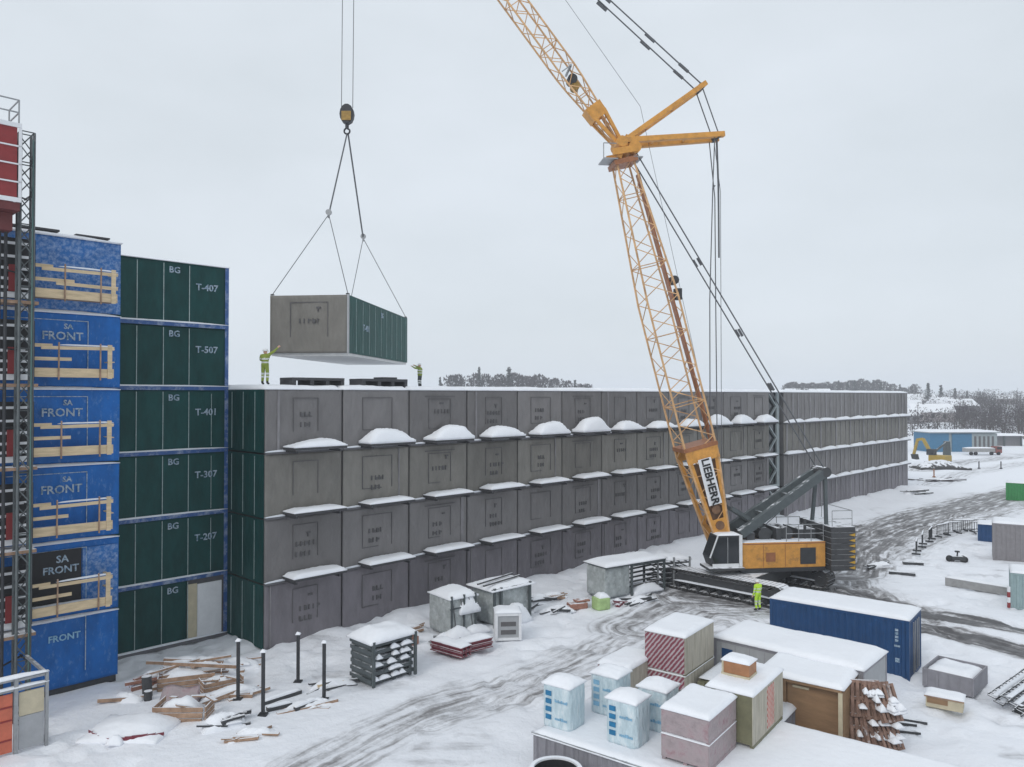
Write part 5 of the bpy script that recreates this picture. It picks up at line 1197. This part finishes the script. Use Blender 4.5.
# more site litter along the wall foot and in the left foreground
for (nm, lab, px, py, w_, d_, h_, m_, sd_, n_, an) in (
 ('timber_scrap','largest snowy timber heap, between the wide crate and the beige doorway',195,676,3.0,1.5,.8,'timber_snowy',40,16,25),
 ('timber_scrap','brown boards and snow lumps against the foot of the green end wall',236,668,1.8,.9,.5,'timber_snowy',41,12,20),
 ('timber_scrap','reddish board scraps between the wide crate and the bent pipes',150,684,1.4,.8,.45,'terra',42,10,40),
 ('timber_scrap','scattered lath pieces in front of the two right posts',305,706,2.0,.7,.2,'timber_snowy',43,9,15),
 ('steel_scrap','thin steel bars half buried left of the formwork stack',332,686,1.8,.6,.3,'steel_snowy',44,10,30),
 ('timber_scrap','loose boards in the snow under the blue module corner',126,700,1.3,.7,.3,'timber_snowy',45,8,-10),
 ('steel_scrap','dark steel bits in the snow between the square tarp pack and the burgundy beams',445,640,1.3,.6,.3,'steel_snowy',46,9,40),
 ('timber_scrap','snowy planks along the foot of the facade behind the formwork stack',404,632,2.2,.6,.35,'timber_snowy',47,9,45),
 ('steel_scrap','dark bars and snow right behind the white framed box',538,604,2.0,.8,.5,'steel_snowy',48,12,35),
 ('timber_scrap','brownish plank scraps left of the terracotta sacks by the facade',552,598,1.8,.7,.3,'timber_snowy',49,9,30),
 ('steel_scrap','dark steel lengths at the foot of the long rack posts',640,602,2.2,.7,.3,'steel_snowy',50,9,35),
 ('timber_scrap','snowy board pile between the crane tracks and the storage yard barriers',880,566,1.6,.7,.3,'steel_snowy',51,8,10),
 ('timber_scrap','splintered laths below the folded metal frame',252,738,1.5,.6,.2,'timber_snowy',52,7,25)):
    heap(nm, lab, px, py, w_, d_, h_, M[m_], sd_, n=n_, rz=R(an))
p = at(176, 708); t = thing('foam_sheet', 'pale pink foam sheet sagging over the front of the broken brown crate', 'sheet', (p.x, p.y, gz(p.x, p.y)), WA-R(40))
MB().field(-.7,.7,-.1,.7,0,lambda u,v: .62*v+.06*math.sin(7*u), 14, 8).build('sheet', M['pink'], t, smooth=True)
# snow-covered curved sheet
p = at(118, 744); t = thing('curved_sheet', 'bowed board edge sticking out of a snow mound below the blue modules', 'board', (p.x, p.y, gz(p.x,p.y)-.02), R(-2))
pts = [V3((-1.35+2.7*k/12, -.25+.5*((k-6)/6.)**2*1.0+.25, 0)) for k in range(13)]
mb = MB()
for a, b in zip(pts, pts[1:]): mb.prism([a, b, b+V3((0,.06,0)), a+V3((0,.06,0))], (0,0,.20+.05*math.sin(a.x*3)))
mb.build('board_edge', M['burgundy'], t); MB().snow(-1.5,1.35,-.02,2.2,-.05,.46,5,24,20,.35).snow(-.35,.2,-.2,.2,-.02,.34,8,8,8,.4).build('snow_mound', M['snow'], t, smooth=True)

# ------------------------------------------------------------------ far right: hut, excavator, vehicles, houses, trees
p = at(930, 452); q = at(1000, 452); t = thing('site_hut', 'long blue and grey site hut with a snowy roof, far end of yard', 'site hut', (p.x, p.y, 0), R(3))
L = (q-p).length
MB().box(0,L*.28,0,6,0,4.0).build('blue_bay', M['hut_blue'], t); MB().box(L*.33,L*.62,0,6,0,3.9).build('blue_bay', M['hut_blue'], t); MB().box(L*.281,L*.329,0.2,6,0,3.9).box(L*.621,L,.1,6,0,3.9).build('grey_bay', M['hut_grey'], t)
for k in range(5): MB().box(L*(.66+.065*k),L*(.69+.065*k),.04,.098,.8,3.3).build('window', M['dark_tape'], t)
MB().box(-.3,L+.3,-.4,6.2,4.0,4.2).build('roof', M['hut_grey'], t); MB().snow(-.4,L+.4,-.5,6.3,4.2,.4,3,20,8,.1).build('roof_snow', M['snow'], t, smooth=True)
p = at(998, 455.5); t = thing('parked_truck', 'red cabbed truck with a pale snowy load bed right of the blue hut', 'truck', (p.x-8, p.y+.5, 0), R(2))
MB().box(8.2,10,0,2.3,.6,2.4).build('cab', M['house_red'], t, bevel=.1); MB().box(8.5,9.9,-.02,-.002,1.6,2.3).build('window', M['glass'], t); MB().box(0,8,0,2.3,.9,1.9).build('load_bed', M['concrete'], t)
for x in (1.2,2.5,7.0,9.0): MB().tube((x,-.05,.5),(x,.35,.5),.5,12).build('wheel', M['rubber'], t)
MB().snow(0,8,0,2.3,1.9,.3,2,14,6,.2).build('snow_layer', M['snow'], t, smooth=True)
t.matrix_basis = t.matrix_basis @ Matrix.Translation(V3((2.2,0,0))) @ Matrix.Diagonal((.72,.72,.72,1))
p = at(1008, 447); t = thing('open_shed', 'low open shed with a snowy roof at the far right edge', 'shed', (p.x-3, p.y+3, 0), 0)
for x in (.2, 4, 8): MB().box(x,x+.3,0,.3,0,2.4).build('post', M['gantry'], t)
MB().box(0,9,1,4,0,2.3).build('back_wall', M['house_grey'], t); MB().snow(-.4,9.4,-.4,4.4,2.42,.5,2,14,6,.2).build('roof_snow', M['snow'], t, smooth=True)
p = at(938, 467); t = thing('excavator', 'yellow excavator with raised arm working in front of the blue hut', 'excavator', (p.x, p.y, gz(p.x,p.y)), R(125))
for y in (-1.2, 1.2):
    mb = MB(); pr = [V3((x, y-.3, z)) for x, z in ((-1.8,.45),(-1.5,0),(1.5,0),(1.8,.45),(1.5,.9),(-1.5,.9))]; mb.prism(pr, (0,.6,0)).build('track', M['track'], t)
MB().box(-1.7,1.0,-1.25,1.25,1.0,2.0).build('body', M['exc_yellow'], t, bevel=.1); c_ = MB().box(.1,1.3,.2,1.2,2.0,3.0).build('cab', M['steel_dark'], t); MB().box(.2,1.31,.18,1.21,2.2,2.85).build('window', M['glass'], c_)
MB().bar((1.0,-.3,1.7),(2.6,-.3,4.6),.35,.5).bar((2.6,-.3,4.6),(3.6,-.3,4.4),.33,.45).build('boom', M['exc_yellow'], t); MB().bar((3.5,-.3,4.5),(4.2,-.3,1.9),.3,.4).build('stick', M['exc_yellow'], t)
MB().prism([V3((3.7,-.8,1.9)),V3((4.5,-.8,1.9)),V3((4.3,-.8,1.1)),V3((3.5,-.8,1.0))],(0,1.0,0)).build('bucket', M['steel_dark'], t)
p = at(936, 468); tag(MB().snow(-4,4.2,-1.5,2.5,-.1,1.5,8,24,14,.4,(.4,.5),.5).build('earth_pile', M['track'], None, Matrix.Translation(V3((p.x,p.y-1.5,0))), smooth=True), 'dark earth pile in front of the yellow excavator', 'earth pile')
p = at(947, 464); t = root_from('spoil_screen', MB().box(-.7,.7,-.6,.6,0,.4).prism([V3((-.6,-.4,.4)),V3((.6,-.4,.4)),V3((.35,-.4,4.0)),V3((-.35,-.4,4.0))],(0,.8,0)).bar((-.3,-.45,3.8),(-2.4,-.45,2.2),.3), M['gantry'], 'tall dark green-grey machine standing right beside the excavator', 'machine', (p.x,p.y,0), 0)

def house(label, px, Y, w, d, h, m_, seed, zz=None, rz=0.):
    X = (px-512)/FPX*Y; z = gz(X, Y)-.3 if zz is None else zz
    t = thing('house', label, 'house', (X, Y, z), rz, 'houses on the far slope')
    MB().box(-w/2,w/2,0,d,0,h).build('wall', m_, t)
    rf = MB().prism([V3((-w/2-.4,-.5,h+.003)),V3((-w/2-.4,d+.5,h+.003)),V3((-w/2-.4,d/2,h+d*.38))],(w+.8,0,0)).build('roof', M['snow'], t)
    MB().box(-w*.2,-w*.2+.7,d*.45,d*.55,h+d*.2,h+d*.38+1).build('chimney', M['house_grey'], rf)
    for k in range(3): MB().box(-w*.35+k*w*.28,-w*.35+k*w*.28+1.1,-.06,-.003,h*.45,h*.8).build('window', M['glass'], t)
house('dark red house with snowy roof on the far slope, above the end of the block', 917, 330, 12, 8, 4.5, M['house_red'], 1, rz=R(20))
house('pale house with a broad snowy roof on the far slope, left above the blue hut', 934, 300, 15, 9, 4, M['house_pale'], 2, rz=R(-12))
house('grey house with a snowy roof on the far slope, right above the blue hut', 966, 330, 12, 8, 5, M['house_grey'], 3, rz=R(10))
house('pale house among bare trees at the right skyline', 1008, 420, 10, 6, 3, M['house_pale'], 4, rz=R(-8))
house('small grey house with a snowy roof beside the far end of the block', 908, 290, 9, 7, 3.5, M['house_grey'], 5)
house('dark red house on the right skyline, left of the dense dark trees', 800, 520, 16, 9, 5.5, M['house_red'], 6, rz=R(5))
house('pale house on the right skyline beside the red one', 821, 500, 13, 9, 5, M['house_pale'], 7, rz=R(-6))
house('long low snowy-roofed house under the left skyline trees', 485, 420, 22, 9, 3.2, M['house_pale'], 8)
house('grey-walled house with a wide snowy roof on the far slope, halfway up between the conifers', 950, 370, 13, 8, 3.5, M['house_grey'], 9, rz=R(15))
house('low snowy-roofed house far up the slope left of the tall conifer', 922, 400, 14, 9, 3.5, M['house_grey'], 10, rz=R(-10))
# trees
def conifer(h, r, seed, nf=700):
    g = random.Random(seed); mb = MB(); mb.tube((0,0,0),(0,0,h*.96),.02*h,6,.004*h,1)
    for k in range(9):
        z = h*(.12+.09*k); a = g.uniform(0,6.28); l = r*(1-z/h)*.9; mb.tube((0,0,z),(l*math.cos(a),l*math.sin(a),z-.06*h*.5),.006*h,4,.002*h,1)
    for k in range(nf):
        u = g.random()**.8; z = h*(.10+.90*u); rr = r*(1-u)**.85*(.75+.35*math.sin(u*38+seed))*g.uniform(.35,1.1)+.05; a = g.uniform(0,6.28)
        c = V3((rr*math.cos(a), rr*math.sin(a), z-rr*.25)); s = h*g.uniform(.025,.06)
        e = [V3((g.uniform(-1,1),g.uniform(-1,1),g.uniform(-.6,.35)))*s for _ in range(3)]; mb.add([c+e[0],c+e[1],c+e[2]],[(0,1,2)],0)
    return mb
def bare(h, r, seed, nf=620, lo=.22):
    g = random.Random(seed); mb = MB(); mb.tube((0,0,0),(0,0,h*.5),.018*h,6,.010*h,1)
    for k in range(12 if nf > 200 else 4):
        a = g.uniform(0,6.28); z0 = h*g.uniform(.2,.5); q = V3((r*g.uniform(.4,.9)*math.cos(a), r*g.uniform(.4,.9)*math.sin(a), h*g.uniform(.6,.98))); mb.tube((0,0,z0), q, .007*h, 4, .002*h, 1)
    for k in range(nf):
        a = g.uniform(0,6.28); u = g.random(); z = h*(lo+(1-lo)*u); rr = r*math.sqrt(max(.02,1-((u-.45)/.58)**2))*g.random()**.5*(.8+.3*math.sin(a*3+seed))
        c = V3((rr*math.cos(a), rr*math.sin(a), z)); d = V3((c.x,c.y,(z-h*.3)*.8)).normalized()*h*g.uniform(.04,.09); w = V3((g.uniform(-1,1),g.uniform(-1,1),g.uniform(-1,1)))*h*.026
        mb.add([c-w, c+w, c+d],[(0,1,2)],0)
    return mb
def split(mb, mats):
    """trunk and crown as separate meshes"""
    out = []
    for mi in (0, 1):
        m2 = MB(); f = [x for x, i in zip(mb.F, mb.I) if i == mi]; used = sorted({v for x in f for v in x}); mp = {v:k for k,v in enumerate(used)}
        m2.V = [mb.V[v] for v in used]; m2.F = [tuple(mp[v] for v in x) for x in f]; m2.I = [0]*len(f); out.append(m2.mesh('crown' if mi == 0 else 'trunk', mats[mi]))
    return out
CON = [split(conifer(13+2*k, 2.6+.5*k, k), (M['conifer'], M['bark'])) for k in range(4)]
BRE = [split(bare(10+1.5*k, 3.6+.5*k, 20+k), (M['twig'], M['bark'])) for k in range(4)]
def tree(kind, px, Y, top_y, label, group, k, wide=1.):
    X = (px-512)/FPX*Y; z = gz(X, Y)-.3; ht = max(3., CAM_H+(395-top_y)*Y/FPX-z)
    lst = CON if kind == 'conifer' else BRE; h0 = (13+2*(k % 4)) if kind == 'conifer' else (10+1.5*(k % 4)); s = ht/h0
    t = thing('conifer_tree' if kind == 'conifer' else 'bare_tree', label, 'tree', (X, Y, z), k*1.7, group)
    t.matrix_basis = t.matrix_basis @ Matrix.Diagonal((s*wide, s*wide, s, 1))
    share('trunk', lst[k % 4][1], t); share('crown', lst[k % 4][0], t)
LA = 'dark conifer in the skyline wood above the left half of the roof'; LB = 'rounded dark tree in the skyline wood above the left half of the roof'
for k, (px, ty, kd, w) in enumerate(((440,377,'c',.8),(452,375,'b',1.5),(458,376,'b',1.5),(461,377,'c',1.2),(471,375,'c',1.1),(479,367,'c',.8),(476,374,'b',1.3),(486,375,'b',1.2),(492,379,'b',1.6),(499,376,'b',1.4),(504,377,'b',1.4),(509,367,'c',1.3),(514,374,'b',1.3),(520,376,'b',1.4),(526,377,'b',1.4),(532,376,'b',1.5),(538,376,'b',1.4),(545,377,'b',1.5),(551,376,'c',1.4),(556,379,'b',1.4),(567,381,'b',1.4),(575,380,'c',1.2),(580,383,'b',1.4),(587,385,'b',1.5))):
    special = {5: 'tallest slim conifer on the left skyline, left of the broad one', 11: 'tallest broad conifer on the left skyline', 0: 'lone small conifer at the left end of the skyline wood'}
    tree('conifer' if kd == 'c' else 'bare', px, 395+7*(k % 5), ty+(0,1.5,-.5,2,3,0,.5)[k % 7]*(k not in special), special.get(k, LA if kd == 'c' else LB), 'skyline wood above the left roof', k, w*.85)
for k in range(46):
    px = 786+k*2.9+rnd.uniform(-1,1)
    if px < 832: ty = rnd.uniform(382,386)
    elif px < 885: ty = rnd.uniform(379.5,384)
    else: ty = rnd.uniform(384,389)
    kd = 'conifer' if (k % 3 == 0 and px > 830) else 'bare'
    tree(kd, px, rnd.uniform(500,560), ty, 'dark conifer in the skyline wood beyond the right end of the grey block' if kd == 'conifer' else 'bare dark tree in the skyline wood beyond the right end of the grey block', 'skyline wood beyond the grey block', k, 1.1)
for k, (px, ty) in enumerate(((928,383),(941,385),(955,388),(967,391),(980,391),(983,393))):
    tree('conifer', px, 400+9*k, ty, ['tall conifer on the slope, leftmost above the blue hut','dark conifer second from the left above the blue hut','dark conifer third from the left above the blue hut','dark conifer fourth from the left above the blue hut','dense dark conifer right of the blue hut roof','short conifer rightmost of the six above the hut'][k], 'conifers above the blue hut', k+1, 1.2)
# the wood on the slope: one mass
mb = MB(); g = random.Random(99)
for k in range(1150):
    px = g.uniform(895, 1130); Y = g.uniform(210, 430)
    if px < 950 and 240 < Y < 400 and g.random() < .76: continue
    if px < 1000 and Y < 225: continue
    X = (px-512)/FPX*Y; z = gz(X, Y); h = g.uniform(4., 8.); rr = h*.5
    tr = bare(h, rr*1.2, g.randrange(999), 110, .03) if g.random() < .8 else conifer(h*1.1, rr*.7, g.randrange(999), 90)
    o = len(mb.V); mb.V += [(v[0]+X, v[1]+Y, v[2]+z) for v in tr.V]; mb.F += [tuple(i+o for i in f) for f in tr.F]; mb.I += tr.I
wood = mb.build('hillside_wood', [M['twig'], M['bark']]); tag(wood, 'bare brown wood covering the far slope behind the blue hut', 'wood', kind='stuff')

# ------------------------------------------------------------------ air
hz_m = bpy.data.materials.new('haze_air'); hz_m.use_nodes = True; nt = hz_m.node_tree; nt.nodes.clear()
ou = nd(nt, 'ShaderNodeOutputMaterial'); pv = nd(nt, 'ShaderNodeVolumePrincipled'); pv.inputs['Color'].default_value = (.90,.92,.95,1); pv.inputs['Density'].default_value = .0006; pv.inputs['Anisotropy'].default_value = .2
nt.links.new(pv.outputs[0], ou.inputs['Volume'])
hzo = MB().box(-2650, 2650, -70, 3650, -1.5, 60).build('haze', hz_m); tag(hzo, kind='stuff')

# ------------------------------------------------------------------ sky and light
w = bpy.data.worlds.new('World'); scene.world = w; w.use_nodes = True; nt = w.node_tree; L = nt.links; bg = nt.nodes['Background']
SUN_EL, SUN_AZ = R(38), R(215)      # behind and left of the camera, hidden by cloud
sky = nd(nt, 'ShaderNodeTexSky', sky_type='NISHITA'); sky.sun_disc = False; sky.sun_elevation = SUN_EL; sky.sun_rotation = SUN_AZ; sky.dust_density = 3
tc = nd(nt, 'ShaderNodeTexCoord'); mp = nd(nt, 'ShaderNodeMapping'); mp.inputs['Scale'].default_value = (1.2,1.2,3.0); L.new(tc.outputs['Generated'], mp.inputs[0])
n = nd(nt, 'ShaderNodeTexNoise'); n.inputs['Scale'].default_value = 1.9; n.inputs['Detail'].default_value = 5; L.new(mp.outputs[0], n.inputs[0])
cr_ = nd(nt, 'ShaderNodeValToRGB'); e = cr_.color_ramp.elements; e[0].position = .3; e[0].color = (6.2,6.75,7.2,1); e[1].position = .7; e[1].color = (7.2,7.75,8.35,1); L.new(n.outputs['Fac'], cr_.inputs[0])
mx = nd(nt, 'ShaderNodeMix', data_type='RGBA'); mx.inputs[0].default_value = .93; L.new(sky.outputs[0], mx.inputs[6]); L.new(cr_.outputs[0], mx.inputs[7])
L.new(mx.outputs[2], bg.inputs['Color']); bg.inputs['Strength'].default_value = .1
sd = bpy.data.lights.new('sun', 'SUN'); sd.energy = .85; sd.angle = R(25); sd.color = (1,.97,.93); so = bpy.data.objects.new('sun', sd); col.objects.link(so)
dirv = V3((math.sin(SUN_AZ)*math.cos(SUN_EL), math.cos(SUN_AZ)*math.cos(SUN_EL), math.sin(SUN_EL)))
so.rotation_euler = dirv.to_track_quat('Z', 'Y').to_euler()
vs_ = scene.view_settings; vs_.view_transform = 'Standard'; vs_.look = 'None'; vs_.exposure = .17; vs_.gamma = 1.
scene.cycles.volume_bounces = 1; scene.cycles.max_bounces = 6; scene.cycles.use_denoising = True
